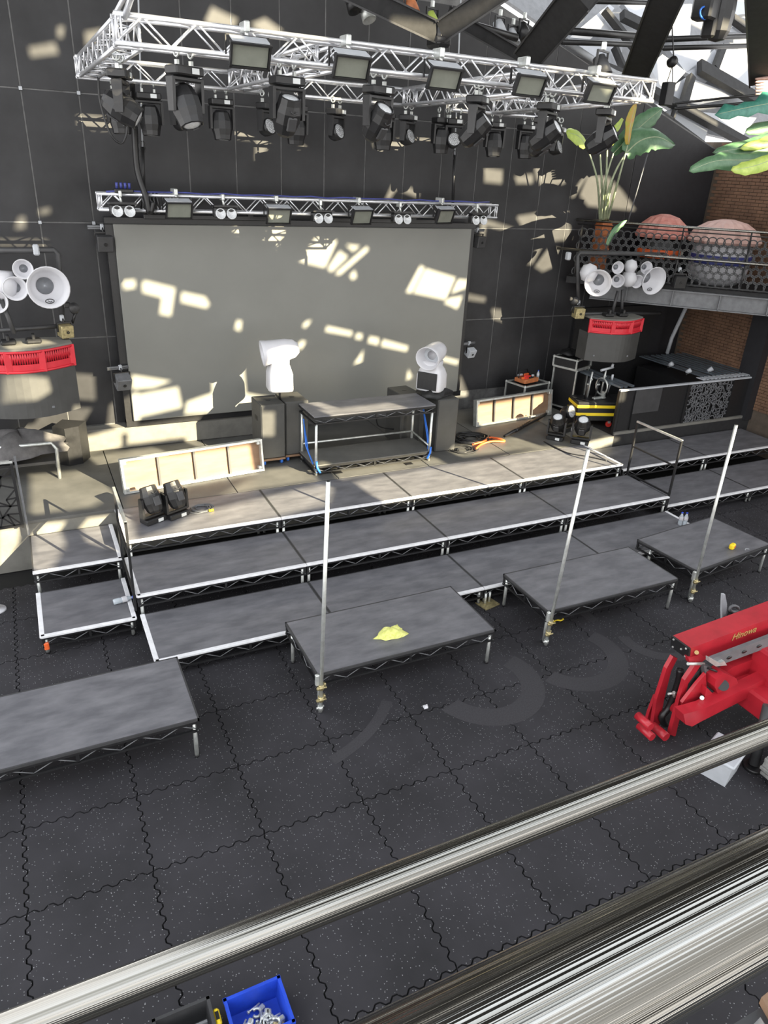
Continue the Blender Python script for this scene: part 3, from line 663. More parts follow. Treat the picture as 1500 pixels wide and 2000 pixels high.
for x0, s_ in ((-0.02, 1), (W_+0.01, -1)):
    b = B().path([(x0, 0.5, 0.95), (x0-0.03*s_, 0.3, 0.5), (x0+0.05*s_, 0.02, 0.12)], 0.012, 4).path([(x0, 0.52, 0.95), (x0, 0.25, 0.4), (x0+0.08*s_, 0.0, 0.06)], 0.012, 4)
    b.path([(x0+0.06*s_, -0.02, 0.3), (x0+0.07*s_, -0.03, 0.18), (x0+0.13*s_, -0.03, 0.07)], 0.022, 5)
    obj('ratchet_strap', b, 'strap_blue', t)

# tall subwoofers
def subwoofer(label, p, rz, w=0.46, d=0.62, h=1.05, dolly=True, group='tall grey subwoofers'):
    t = thing('subwoofer', label, 'speaker', p, rz, group)
    z0 = 0.14 if dolly else 0.0
    obj('cabinet', B().box((0, 0, z0+h/2), (w, d, h), bev=0.012), 'sub_grey', t)
    obj('front_grille', B().box((0, -d/2-0.004, z0+h/2), (w-0.03, 0.012, h-0.03), bev=0.004), 'sub_grey', t)
    obj('pole_socket', B().tube((0, 0, z0+h), (0, 0, z0+h+0.006), 0.05, 12), 'black', t)
    for s_ in (-1, 1): obj('handle', B().box((s_*(w/2), 0, z0+h*0.7), (0.012, 0.16, 0.09), bev=0.005), 'black', t)
    if dolly:
        obj('dolly', B().box((0, 0, 0.115), (w, d, 0.04)), 'ply', t)
        for x in (-w/2+0.06, w/2-0.06):
            for y in (-d/2+0.07, d/2-0.07): obj('caster', B().tube((x-0.02, y, 0.047), (x+0.02, y, 0.047), 0.047, 12).box((x, y, 0.09), (0.05, 0.06, 0.02)), 'strap_blue', t)
    return t
subwoofer('left one of the paired grey subwoofers carrying the white horn, patched with sun', (3.88, 12.74, SZ), 0)
subwoofer('right one of the paired grey subwoofers, next to the deck table', (4.37, 12.81, SZ), 0)
subwoofer('grey subwoofer right of the deck table, with black fabric on top', (7.42, 12.35, SZ), R(-4), h=1.1, dolly=False)
subwoofer('grey subwoofer partly hidden behind the right legs of the deck table', (6.86, 12.95, SZ), R(4), h=1.08, dolly=False)
# crumpled black fabric
def crumple(name, label, cat, c, r, mt, seed, zs=0.6, n=14, base=True):
    rnd = random.Random(seed); ph = [rnd.uniform(0, 6.28) for _ in range(8)]
    b = B(); vs = []; m_ = 8
    for i in range(m_):
        th = PI/2*(1-i/(m_-1))*0.999+0.0006
        for j in range(n):
            f = 2*PI*j/n
            k = 1+0.16*math.sin(3*f+ph[0]+2*th)+0.13*math.sin(5*f+ph[1]-3*th)+0.1*math.sin(7*f+ph[2]+5*th)
            z = math.sin(th)*zs*(1+0.25*math.sin(4*f+ph[3]))+0.04*math.sin(6*f+ph[4]+i)
            vs.append(V((c[0]+r[0]*k*math.cos(th)*math.cos(f), c[1]+r[1]*k*math.cos(th)*math.sin(f), c[2]+max(0.003, z*r[2]))))
    fs = [(a*n+i, a*n+(i+1) % n, (a+1)*n+(i+1) % n, (a+1)*n+i) for a in range(m_-1) for i in range(n)]
    fs = [f[::-1] for f in fs]
    vs.append(V(c)); k_ = len(vs)-1; fs += [((m_-1)*n+i, (m_-1)*n+(i+1) % n, k_) for i in range(n)]
    b.add(vs, [f[::-1] for f in fs], True)
    return tag(obj(name, b, mt), label, cat)
crumple('black_fabric', 'crumpled black fabric heaped on the right subwoofer under the white horn', 'fabric', (7.25, 12.4, 1.955), (0.36, 0.28, 0.3), 'cloth_black', 3)
# white horn speakers
def horn_speaker(label, p, rz, z0, s=1.0, stem=0.0, black_front=False):
    t = thing('horn_speaker', label, 'speaker', p, rz, 'white horn speakers on the stage')
    lo = [(-0.2, 0.0), (0.2, 0.0), (0.2, 0.3), (0.12, 0.4), (-0.12, 0.4), (-0.2, 0.3)]
    b = B(); vs = []; prof = [(0.23, 0.2, 0), (0.24, 0.205, 0.03), (0.235, 0.2, 0.26), (0.2, 0.17, 0.36), (0.15, 0.15, 0.42), (0.16, 0.155, 0.5)]
    n = 16
    def sq(a): c_, s_ = math.cos(a), math.sin(a); q = 0.42; return (math.copysign(abs(c_)**q, c_), math.copysign(abs(s_)**q, s_))
    for hx, hy, z in prof:
        for i in range(n): x, y = sq(2*PI*i/n+PI/16); vs.append(V((hx*x, hy*y, stem+z)))
    fs = [(a*n+i, a*n+(i+1) % n, (a+1)*n+(i+1) % n, (a+1)*n+i) for a in range(len(prof)-1) for i in range(n)]+[tuple(range(n))[::-1], tuple((len(prof)-1)*n+i for i in range(n))]
    obj('lower_cabinet', b.add(vs, fs, True), 'white', t)
    A = Tr(0, 0.02, stem+0.62) @ Rx(R(90)) @ Rx(R(8))
    obj('horn', B().lathe([(0.0, -0.3), (0.09, -0.29), (0.15, -0.22), (0.18, -0.1), (0.19, 0.05), (0.2, 0.2), (0.215, 0.29), (0.21, 0.3), (0.195, 0.28), (0.14, 0.1), (0.08, 0.0), (0.0, -0.02)], 24, A, sx=1.0, sy=0.95), 'white', t)
    obj('throat_ring', B().ringflat((0, 0, 0.085), 0.137, 0.08, 0.012, 18, A), 'light_grey', t)
    if black_front: obj('front_grille', B().box((0, -0.205, stem+0.18), (0.36, 0.014, 0.3), bev=0.005), 'black', t)
    obj('badge', B().box((0.09, 0.207, stem+0.08), (0.05, 0.006, 0.02)), 'black', t)
    if stem: obj('stem', B().tube((0, 0, -0.02), (0, 0, stem+0.02), 0.018, 8), 'black', t)
    return t
horn_speaker('white horn speaker seen from behind, on a stem above the paired subwoofers', (4.12, 12.76, SZ+0.14+1.05), R(-98), 0, stem=0.17).scale = (1.15, 1.15, 1.15)
horn_speaker('white horn speaker with open mouth above the black fabric', (7.2, 12.45, SZ+1.1+0.12), R(-52), 0, black_front=True).scale = (1.15, 1.15, 1.15)
# decks standing on edge, plywood underside showing
def edge_deck(label, p0, p1, h, lean, group):
    p0, p1 = V(p0), V(p1); L = (p1-p0).length; a = math.atan2((p1-p0).y, (p1-p0).x)
    t = thing('upturned_deck', label, 'stage deck', tuple(p0), a, group)
    A = Rx(lean)
    obj('plywood', B().box((L/2, 0.055, h/2), (L-0.06, 0.02, h-0.06), A), 'ply', t)
    for z in (0.02, h-0.02): obj('rail', B().box((L/2, 0, z), (L, 0.12, 0.04), A), 'galv', t)
    for x in (0.02, L-0.02): obj('end_frame', B().box((x, 0, h/2), (0.035, 0.12, h-0.08), A), 'galv', t)
    for i in range(1, 4): obj('cross_bar', B().box((L*i/4, 0.02, h/2), (0.035, 0.05, h-0.08), A), 'dark_grey', t)
    for x in (0.07, L-0.07):
        for z in (0.07, h-0.07): obj('corner_bracket', B().box((x, 0.0, z), (0.06, 0.1, 0.06), A, bev=0.01), 'galv', t)
    return t
edge_deck('upturned deck on edge with sunlit plywood underside, behind the left moving heads', (1.09, 12.0, SZ), (3.62, 12.26, SZ), 0.6, R(-9), 'decks stood on edge')
edge_deck('upturned deck on edge with plywood underside, near the flight cases', (8.85, 13.2, SZ), (11.15, 13.45, SZ), 0.6, R(-7), 'decks stood on edge')
# wedge monitor stood on end
t = thing('monitor_wedge', 'dark grey wedge stage monitor stood on end against the concrete upstand', 'speaker', (0.44, 13.86, SZ), R(-28))
obj('cabinet', B().prism([(-0.2, -0.22), (0.06, -0.3), (0.24, -0.12), (0.24, 0.2), (-0.2, 0.2)], 0, 0.72), 'black', t)
obj('grille', B().box((0.0, 0, 0), (0.012, 0.4, 0.66), Tr(-0.206, 0, 0.36), bev=0.004), 'black', t)
obj('connector_plate', B().box((-0.06, -0.268, 0.5), (0.14, 0.012, 0.16), Rz(0), bev=0.003), 'light_grey', t)
b = B()
for z in (0.56, 0.36): b.box((-0.215, 0.02, z), (0.01, 0.18, 0.05))
obj('handle', b, 'mid_grey', t)
# moving heads standing on the deck
for (px, py, rz, s, lab) in ((300, 1018, 25, 0.92, 'left of the two moving heads standing on the sunlit deck by the cable coil'), (345, 1008, 25, 0.92, 'right of the two moving heads standing on the sunlit deck, next to the cable coil'),
    (1084, 858, -50, 0.9, 'round moving head standing left of the honeycomb light at the right of the stage'), (1132, 866, -45, 0.95, 'round moving head standing right of the honeycomb light, at the deck corner')):
    p = aZ(px, py, SZ); moving_head(lab, (p.x, p.y, SZ), R(rz), R(-25 if px < 500 else 30), s, stand=True, group='moving heads standing on the stage')
p = aZ(1110, 848, SZ)
t = moving_head('honeycomb-faced light standing between the two round moving heads on the right', (p.x+0.1, p.y+0.25, SZ), R(20), R(70), 1.15, stand=True, wash=True)
# cables on deck
def coil(name, label, c, r, nturn, mt, rr=0.012, seed=1, group=None, rec=None):
    rnd = random.Random(seed); pts = []
    for i in range(nturn*10):
        a = i*2*PI/10; q = r*(0.75+0.3*math.sin(i*0.37+seed)); pts.append(V((c[0]+q*1.25*math.cos(a)+0.05*math.sin(i*0.21), c[1]+q*math.sin(a)+0.04*math.cos(i*0.29), c[2]+rr+0.006*(i/10)*(0.6+0.4*math.sin(i)))))
    return cable(name, label, pts, rr, mt, group, n=5)
p = aZ(393, 995, SZ); coil('cable_coil', 'small coil of pale grey cable lying beside the left moving heads', p, 0.17, 5, 'mid_grey', 0.011, 2)
tag(obj('cable_plug', B().tube((0, 0, 0.025), (0.08, 0, 0.025), 0.022, 8), 'yellow'), 'yellow plug at the end of the coiled cable', 'plug').location = aZ(408, 1000, SZ)
p = aZ(920, 858, SZ); coil('cable_pile', 'tangle of black cable on the stage right of the deck table', (p.x, p.y, SZ), 0.34, 7, 'black', 0.016, 4)
p = aZ(905, 880, SZ); coil('cable_pile', 'second tangle of black cable nearer the deck edge', (p.x, p.y, SZ), 0.22, 4, 'black_matt', 0.014, 6)
cable('orange_cable', 'orange cable bundled on the deck among black cables', spline([aZ(x, y, SZ+0.02+0.03*(i % 2)) for i, (x, y) in enumerate(((922, 868), (945, 862), (955, 855), (975, 857), (985, 862), (960, 862), (940, 868), (930, 876)))]), 0.024, 'orange')
cable('stage_cable', 'long black cable trailing over the sunlit deck towards the corner', spline([aZ(x, y, SZ+0.012) for x, y in ((1062, 862), (1080, 872), (1110, 885), (1150, 892), (1185, 900))]), 0.012)
cable('stage_cable', 'black cable from the right subwoofer across the deck to the orange bundle', spline([aZ(x, y, SZ+0.014) for x, y in ((842, 872), (860, 868), (880, 872), (900, 884), (925, 880))]), 0.016)
cable('hanging_cable', 'black cable looped behind the deck table', spline([aY(735, 818, 12.9), aY(740, 832, 12.9), aY(765, 838, 12.9), aY(790, 836, 12.9)]), 0.014)
t = thing('stand_bundle', 'bundle of black lighting stands lying on the stage behind the orange cable', 'stand', (0, 0, 0))
for i in range(6):
    a, c = aZ(985+5*i, 852-3*i, SZ+0.05), aZ(1052+3*i, 818-2*i, SZ+0.06)
    obj('tube', B().tube(a, c, 0.03, 7).tube(a+(c-a)*0.3, a+(c-a)*0.42, 0.045, 7), 'black', t)
for px, py, lab in ((660, 923, 'small black floor plate in front of the deck table, left one'), (798, 906, 'small black floor plate in front of the deck table, right one')):
    o = tag(obj('floor_plate', B().box((0, 0, 0.004), (0.16, 0.12, 0.008), bev=0.002), 'black'), lab, 'plate', 'floor plates'); o.location = aZ(px, py, SZ)
# flight cases
def case(label, p, rz, w, d, h, name='flight_case', mt='black', open_top=False, wheels=True, group='flight cases'):
    t = thing(name, label, 'case', p, rz, group)
    z0 = 0.09 if wheels else 0.0
    obj('body', B().box((0, 0, z0+h/2), (w-0.02, d-0.02, h-0.02)), mt, t)
    e = B()
    for x in (-w/2, w/2):
        for y in (-d/2, d/2): e.box((x, y, z0+h/2), (0.035, 0.035, h))
    for z in (z0, z0+h):
        for y in (-d/2, d/2): e.box((0, y, z), (w, 0.035, 0.035))
        for x in (-w/2, w/2): e.box((x, 0, z), (0.035, d, 0.035))
    obj('edging', e, 'galv', t)
    for x in (-w/2, w/2):
        for y in (-d/2, d/2):
            obj('corner_ball', B().box((x, y, z0+h), (0.07, 0.07, 0.07), bev=0.025), 'galv', t)
            if wheels: obj('caster', B().tube((x*0.8-0.02, y*0.8, 0.05), (x*0.8+0.02, y*0.8, 0.05), 0.05, 10).box((x*0.8, y*0.8, 0.09), (0.06, 0.06, 0.02)), 'black', t)
    return t
p = aZ(1020, 795, SZ)
case('low black flight case with metal edges and a toolbox on its lid', (10.75, 13.95, SZ), R(12), 0.85, 0.6, 0.6)
z1 = SZ+0.09+0.6+0.02
t = thing('tool_tray', 'open tool tray of orange and white bits on the low flight case', 'tray', (10.7, 13.95, z1), R(14))
obj('tray', B().box((0, 0, 0.05), (0.5, 0.34, 0.1), bev=0.01), 'orange_wood', t)
rn = random.Random(5)
for i in range(12): obj('tool', B().box((rn.uniform(-0.2, 0.2), rn.uniform(-0.13, 0.13), 0.11+rn.uniform(0, 0.05)), (rn.uniform(0.05, 0.16), 0.05, 0.05), Rz(rn.uniform(0, 3)) if False else None, bev=0.01), ('orange', 'light_grey', 'black', 'red_plastic')[i % 4], t)
obj('handle', B().path([(-0.24, 0.05, 0.1), (-0.2, 0.08, 0.24), (0.1, 0.1, 0.26), (0.2, 0.1, 0.12)], 0.015, 5), 'black', t)
def bottle(label, p, rz=0.0, lying=False, s=1.0, group='water bottles'):
    t = thing('water_bottle', label, 'bottle', tuple(p), rz, group)
    A = (Tr(0, 0, 0.034*s) @ Ry(R(90))) if lying else M.Identity(4)
    obj('body', B().lathe([(0.028*s, 0), (0.034*s, 0.01*s), (0.034*s, 0.07*s), (0.03*s, 0.085*s), (0.034*s, 0.1*s), (0.034*s, 0.15*s), (0.014*s, 0.195*s), (0.014*s, 0.21*s)], 12, A), 'bottle', t)
    obj('cap', B().lathe([(0.016*s, 0.208*s), (0.016*s, 0.228*s), (0.0, 0.23*s)], 10, A), 'blue', t)
    obj('bottle_label', B().lathe([(0.0345*s, 0.095*s), (0.0347*s, 0.1*s), (0.0347*s, 0.148*s), (0.0345*s, 0.15*s)], 12, A), 'white', t)
    return t
bottle('small bottle standing on the low flight case beside the tool tray', (11.08, 14.02, z1))
case('tall black flight case with metal edges beside the pedal stands', (11.85, 13.75, SZ), R(20), 0.55, 0.62, 0.95)
t = case('flat flight case with metal edges lying on the tall case', (11.85, 13.75, SZ+0.09+0.95+0.035), R(22), 0.72, 0.62, 0.22, wheels=False)
crumple('black_fabric', 'folded black cloth on top of the flat flight case', 'fabric', (11.8, 13.85, SZ+1.33), (0.24, 0.2, 0.2), 'cloth_black', 8)
tag(obj('white_cable', B().path([(12.05+0.1*math.cos(i), 13.6+0.07*math.sin(i*1.1), SZ+1.34+0.01*i) for i in range(9)], 0.018, 5), 'light_grey'), 'bundle of white cable on the flat flight case', 'cable')
# drum hardware
t = thing('drum_hardware', 'stack of chrome and black drum pedals and stands by the yellow-striped trunk', 'drum hardware', (11.7, 12.6, SZ+0.6))
for i, (x, y, h) in enumerate(((-0.3, 0, 0.5), (-0.15, 0.1, 0.6), (0.0, 0, 0.45), (0.2, 0.05, 0.68), (0.32, 0, 0.45))):
    b = B().tube((x, y, 0), (x+0.03, y, h), 0.022, 7)
    obj('stand_tube', b, 'galv' if i % 2 else 'black', t)
    obj('wing_nut', B().box((x+0.03, y, h*0.7), (0.08, 0.05, 0.05), bev=0.015), 'galv', t)
obj('pedal_wheel', B().path([(0.1+0.02*0, -0.04+0.19*math.cos(i*PI/8), 0.28+0.19*math.sin(i*PI/8)) for i in range(16)], 0.02, 5, closed=True), 'galv', t)
obj('pedal_board', B().box((0.02, -0.1, 0.03), (0.34, 0.1, 0.04), bev=0.01).box((0.12, -0.12, 0.1), (0.05, 0.08, 0.16)), 'galv', t)
obj('cross_arm', B().tube((0.05, 0.02, 0.64), (0.38, 0.0, 0.7), 0.03, 8).tube((0.34, 0, 0.7), (0.36, 0, 0.78), 0.03, 8), 'light_grey', t)
obj('curved_tube', B().path([(0.36, 0.05, 0.0), (0.42, 0.05, 0.25), (0.43, 0.02, 0.42), (0.41, 0, 0.52)], 0.028, 7), 'light_grey', t)
# striped trunk on red wheels
t = thing('striped_trunk', 'black road trunk with two yellow bands and red wheels', 'trunk', (11.62, 12.55, SZ), R(-20), None)
obj('body', B().box((0, 0, 0.38), (0.95, 0.6, 0.44), bev=0.015), 'black', t)
for z in (0.32, 0.5):
    obj('yellow_band', B().box((0, 0, z), (0.97, 0.62, 0.07), bev=0.004), 'yellow', t)
for x in (-0.36, 0.36):
    for y in (-0.22, 0.22):
        obj('wheel', B().tube((x, y-0.025, 0.07), (x, y+0.025, 0.07), 0.07, 12), 'red_plastic', t); obj('caster_fork', B().box((x, y, 0.13), (0.06, 0.08, 0.07)), 'galv', t)
# left side: barrier, covered bundle, pierced panel
t = thing('pierced_barrier', 'black barrier panel pierced with a cracked-glass pattern at the left stage edge', 'barrier', tuple(aZ(45, 1030, SZ)), R(0))
def pierced(t, w, h, org, ux, uy, seed, mt='black', r0_=0.07, thick=0.012, nm='pierced_panel'):
    """sheet cut into irregular cells: closed rings of bars between jittered points"""
    rnd = random.Random(seed); b = B(); st = r0_*2
    nx, ny = max(1, int(w/st)), max(1, int(h/st)); P = {}
    for i in range(nx+1):
        for j in range(ny+1): P[i, j] = (min(w, max(0, i*w/nx+(rnd.uniform(-.34, .34)*st if 0 < i < nx else 0))), min(h, max(0, j*h/ny+(rnd.uniform(-.34, .34)*st if 0 < j < ny else 0))))
    ux, uy = V(ux).normalized(), V(uy).normalized(); nn = ux.cross(uy); org = V(org)
    def bar(a, c, r_=0.011):
        d = V((c[0]-a[0], c[1]-a[1])); L = d.length
        if L < 1e-4: return
        d /= L; q = V((-d.y, d.x))*r_
        b.slab([org+ux*(a[0]+s_*q.x)+uy*(a[1]+s_*q.y) if e == 0 else org+ux*(c[0]+s_*q.x)+uy*(c[1]+s_*q.y) for e, s_ in ((0, -1), (1, -1), (1, 1), (0, 1))], nn*thick)
    for i in range(nx+1):
        for j in range(ny+1):
            if i < nx and (rnd.random() < 0.85 or j in (0, ny)): bar(P[i, j], P[i+1, j])
            if j < ny and (rnd.random() < 0.85 or i in (0, nx)): bar(P[i, j], P[i, j+1])
            if i < nx and j < ny and rnd.random() < 0.7:
                if rnd.random() < 0.5: bar(P[i, j], P[i+1, j+1])
                else: bar(P[i+1, j], P[i, j+1])
    return obj(nm, b, mt, t, w=True)
o_ = aZ(45, 1030, SZ)
pierced(t, 1.6, 0.95, (o_.x-1.6, o_.y, SZ+0.05), (1, 0, 0), (0, 0, 1), 11)
for x in (-1.6, -0.8, 0.0): obj('post', B().box((x, 0, 0.55), (0.04, 0.04, 1.1)), 'black', t)
obj('top_rail', B().box((-0.8, 0, 1.08), (1.64, 0.05, 0.04)), 'galv', t)
obj('lower_rail', B().box((-0.8, 0, 0.04), (1.64, 0.05, 0.03)), 'black', t)
obj('side_post', B().box((0.06, 0.02, 0.5), (0.03, 0.03, 1.3)), 'mid_grey', t)
t = thing('covered_trolley', 'trolley under a crumpled grey cloth behind the pierced barrier', 'trolley', (-0.35, 13.35, SZ))
obj('rail', B().path([(0.5, -0.3, 0.0), (0.52, -0.3, 0.55), (0.45, -0.28, 0.66), (-0.6, -0.28, 0.66)], 0.03, 8).path([(0.5, 0.25, 0.0), (0.5, 0.25, 0.6), (-0.6, 0.25, 0.6)], 0.03, 8).tube((0.52, -0.3, 0.3), (0.5, 0.25, 0.3), 0.025, 7), 'galv', t)
obj('shelf', B().box((-0.1, 0, 0.3), (1.2, 0.55, 0.05)), 'dark_grey', t)
c_ = crumple('cloth', 'x', 'cloth', (0, 0, 0), (0.72, 0.42, 0.6), 'cloth', 21); c_.parent = t; c_.location = (-0.05, 0, 0.45)
for k in ('label', 'category'): del c_[k]
bottle('empty water bottle lying on the low left side step', aZ(222, 1181, 0.3), R(8), True, 1.25)
p = aZ(1338, 1024, 0.3); bottle('left water bottle standing at the right end of the lowest tier', (p.x-0.12, p.y+0.02, 0.3), 0, False, 1.15)
p = aZ(1352, 1026, 0.3); bottle('right water bottle standing at the right end of the lowest tier', (p.x-0.14, p.y+0.06, 0.3), 0, False, 1.15)
p = aZ(764, 1240, 0.56); crumple('safety_vest', 'crumpled yellow-green vest lying on the front platform', 'vest', (p.x, p.y, 0.56), (0.2, 0.12, 0.17), 'hi_vis', 5)
p = aZ(1429, 1072, 0.56)
t = thing('tape_reel', 'yellow tape reel with black hub on the right front platform', 'tape', (p.x, p.y, 0.56), R(20))
obj('body', B().box((0, 0, 0.05), (0.12, 0.08, 0.1), bev=0.02), 'yellow', t); obj('hub', B().tube((0, -0.045, 0.055), (0, -0.038, 0.055), 0.025, 10), 'orange', t); obj('grip', B().box((0.08, 0, 0.02), (0.06, 0.05, 0.04), bev=0.01), 'black', t)
o = tag(obj('cable_scrap', B().path(spline([(0, 0, 0.006), (0.05, 0.03, 0.006), (0.1, 0.0, 0.006)]), 0.006, 5), 'light_grey'), 'short scrap of grey cable beside the yellow reel', 'cable'); o.location = aZ(1455, 1075, 0.56)
o = tag(obj('paper_scrap', B().add([(0, 0, 0.004), (0.06, 0.01, 0.01), (0.07, 0.06, 0.02), (0.01, 0.07, 0.006), (0.035, 0.035, 0.03)], [(0, 1, 4), (1, 2, 4), (2, 3, 4), (3, 0, 4)]).box((0.03, 0.03, 0.004), (0.05, 0.05, 0.008)), 'white'), 'crumpled white paper scrap on the rubber floor', 'paper'); o.location = aZ(829, 1386, 0)
t = thing('floor_jack', 'grey steel base plate standing under the lowest tier between the front platforms', 'base plate', tuple(aZ(952, 1180, 0)), R(12))
obj('plate', B().box((0, 0, 0.012), (0.3, 0.24, 0.024), bev=0.004), 'brass', t)
for x in (-0.04, 0.05): obj('tube', B().tube((x, 0.02, 0.02), (x, 0.02, 0.2), 0.02, 8), 'galv', t)

o = tag(obj('yellow_strap', B().path(spline([(0, 0, 0.01), (0.08, 0.02, 0.012), (0.14, -0.01, 0.01), (0.2, 0.01, 0.012)]), 0.014, 5), 'yellow'), 'short yellow strap lying on the rubber floor beside the middle scaffold pole', 'strap'); o.location = aZ(1080, 1216, 0)
p = aZ(2, 1190, 0); t = thing('pale_foot', 'pale round foot of a stand just showing at the left frame edge', 'stand', (p.x-0.05, p.y, 0))
obj('disc', B().lathe([(0.13, 0), (0.12, 0.02), (0.03, 0.035), (0.02, 0.3), (0, 0.3)], 16), 'white', t)
# ------------------------------------------------------------------ hanging horn clusters
def depth(p): return (V(p)-CP).dot(fw)
def pr(p, r): return r/F*depth(p)
def horn(t, p, face, Rr, L, back=0.42, badge=False):
    A = axis_m(p, V(face))
    h = obj('horn', B().lathe([(0.0, -L), (Rr*back*0.8, -L), (Rr*back, -L*0.9), (Rr*(back+0.14), -L*0.55), (Rr*0.82, -L*0.2), (Rr*0.99, -0.01), (Rr, 0.0), (Rr*0.95, 0.005), (Rr*0.76, -L*0.25), (Rr*back, -L*0.6), (0.0, -L*0.62)], 28, A), 'white', t, w=True)
    obj('throat', B().lathe([(Rr*back*0.98, -L*0.585), (Rr*back*0.6, -L*0.6), (0, -L*0.6)], 20, A), 'light_grey', h, w=True)
    if badge:
        c = A @ V((0, -Rr*0.0, 0)); dn = V((0, 0, -1)); z = V(face).normalized(); dn = (dn-z*dn.dot(z)).normalized(); sd = dn.cross(z)
        q = V(p)+dn*Rr*0.66-z*L*0.14
        obj('badge', B().path([q+sd*Rr*0.2*math.cos(i*PI/8)+dn*Rr*0.1*math.sin(i*PI/8) for i in range(16)], Rr*0.022, 5, closed=True).path([q-sd*Rr*0.1, q-sd*Rr*0.02+dn*Rr*0.04, q+sd*Rr*0.08-dn*Rr*0.02], Rr*0.018, 4), 'black', h, w=True)
def hung_sub(label, p, rz, w=1.42, hred=0.26, hlow=0.55, sag=0.3):
    t = thing('hanging_subwoofer', label, 'speaker', p, rz, 'curved hanging subwoofers')
    n = 14; arc = [(-w/2+w*i/n, -sag*math.cos(PI*(i/n-0.5))-0.08) for i in range(n+1)]
    poly = arc+[(w/2, 0.3), (w*0.25, 0.42), (-w*0.25, 0.42), (-w/2, 0.3)]
    obj('lid', B().prism(poly, -0.03, 0.0), 'concrete', t)
    inner = [(x*0.96, y+0.05) for x, y in arc]+[(w/2*0.96, 0.28), (w*0.24, 0.4), (-w*0.24, 0.4), (-w/2*0.96, 0.28)]
    obj('grille_backing', B().prism(inner, -hred-0.03, -0.03), 'black', t)
    b = B()
    for z in (-0.05, -hred-0.01): b.path([(x, y, z) for x, y in arc], 0.022, 6)
    k = 42
    def ap(f): x = -w/2+w*f; return V((x, -sag*math.cos(PI*(f-0.5))-0.08, 0))
    for i in range(k):
        f0, f1 = i/k, (i+1)/k
        a, c = ap(f0), ap(f1); b.tube((a.x, a.y, -0.05), (c.x*0.5+a.x*0.5, (a.y+c.y)/2+0.02, -hred*0.72), 0.012, 4); b.tube((c.x, c.y, -0.05), (c.x*0.5+a.x*0.5, (a.y+c.y)/2+0.02, -hred*0.72), 0.012, 4)
    for f in (0.0, 0.33, 0.66, 1.0):
        a = ap(min(max(f, 0.02), 0.98)); b.box((a.x, a.y+0.01, -hred/2-0.03), (0.1, 0.04, hred), bev=0.005)
    for i in range(n): 
        a, c = arc[i], arc[i+1]; b.slab([(a[0], a[1]+0.006, -hred-0.02), (c[0], c[1]+0.006, -hred-0.02), (c[0], c[1]+0.006, -hred*0.7), (a[0], a[1]+0.006, -hred*0.7)], (0, 0.012, 0))
    obj('red_grille', b, 'red_grille', t)
    obj('cabinet', B().prism(poly, -hred-0.03-hlow, -hred-0.03), 'sub_grey', t)
    for f in (0.12, 0.7): a = ap(f); obj('bolt', B().box((a.x, a.y, -hred-hlow*0.85), (0.05, 0.02, 0.04), bev=0.008), 'mid_grey', t)
    for x in (-0.18, 0.18): obj('rigging_bracket', B().box((x, 0.02, 0.04), (0.22, 0.2, 0.07), bev=0.02).box((x, 0.0, 0.1), (0.05, 0.12, 0.1), bev=0.01), 'black', t)
    return t
def hang_frame(label, pts, pts2):
    t = thing('pipe_rig', label, 'frame', tuple(pts[0]), 0, 'pipe frames of the horn clusters')
    obj('top_pipe', B().path(pts, 0.045, 8), 'dark_grey', t, w=True); obj('lower_pipe', B().path(pts2, 0.035, 8), 'dark_grey', t, w=True)
    for p in (pts[1],): obj('pipe_clamp', B().box(V(p)+V((-0.25, 0, 0)), (0.09, 0.12, 0.16), bev=0.02), 'light_grey', t, w=True)
    return t
# left cluster
YL = 12.6
hang_frame('black pipe frame holding the left horn cluster at the frame edge', [aY(-60, 490, YL+0.35), aY(105, 488, YL+0.35), aY(113, 496, YL+0.35), aY(122, 640, YL+0.35)], [aY(-60, 650, YL+0.3), aY(128, 636, YL+0.3)])
t = thing('horn_cluster', 'cluster of white round horns hanging at the left edge of the frame', 'speaker', tuple(aY(50, 560, YL)), 0, 'white horn clusters')
for px, py, r, fx, bd in ((95, 562, 40, 0.12, True), (45, 526, 19, -0.05, False), (30, 564, 23, 0.0, False), (-8, 590, 22, 0.0, False)):
    p = aY(px, py, YL-(0.1 if bd else 0)); horn(t, p, (fx, -0.93, 0.05), pr(p, r), pr(p, r)*1.7, badge=bd)
p = aY(6, 555, YL+0.2); obj('coupler_body', B().lathe([(0, -0.2), (0.16, -0.18), (0.2, 0), (0.16, 0.18), (0, 0.2)], 14, Tr(*p)), 'white', t, w=True)
obj('mount_pole', B().tube(aY(3, 585, YL+0.1), aY(28, 652, YL), 0.035, 8), 'dark_grey', t, w=True)
hung_sub('curved subwoofer with red grille at the left edge, pale sunlit top', tuple(aY(42, 672, YL)), R(4), 1.44, 0.34, 0.72)
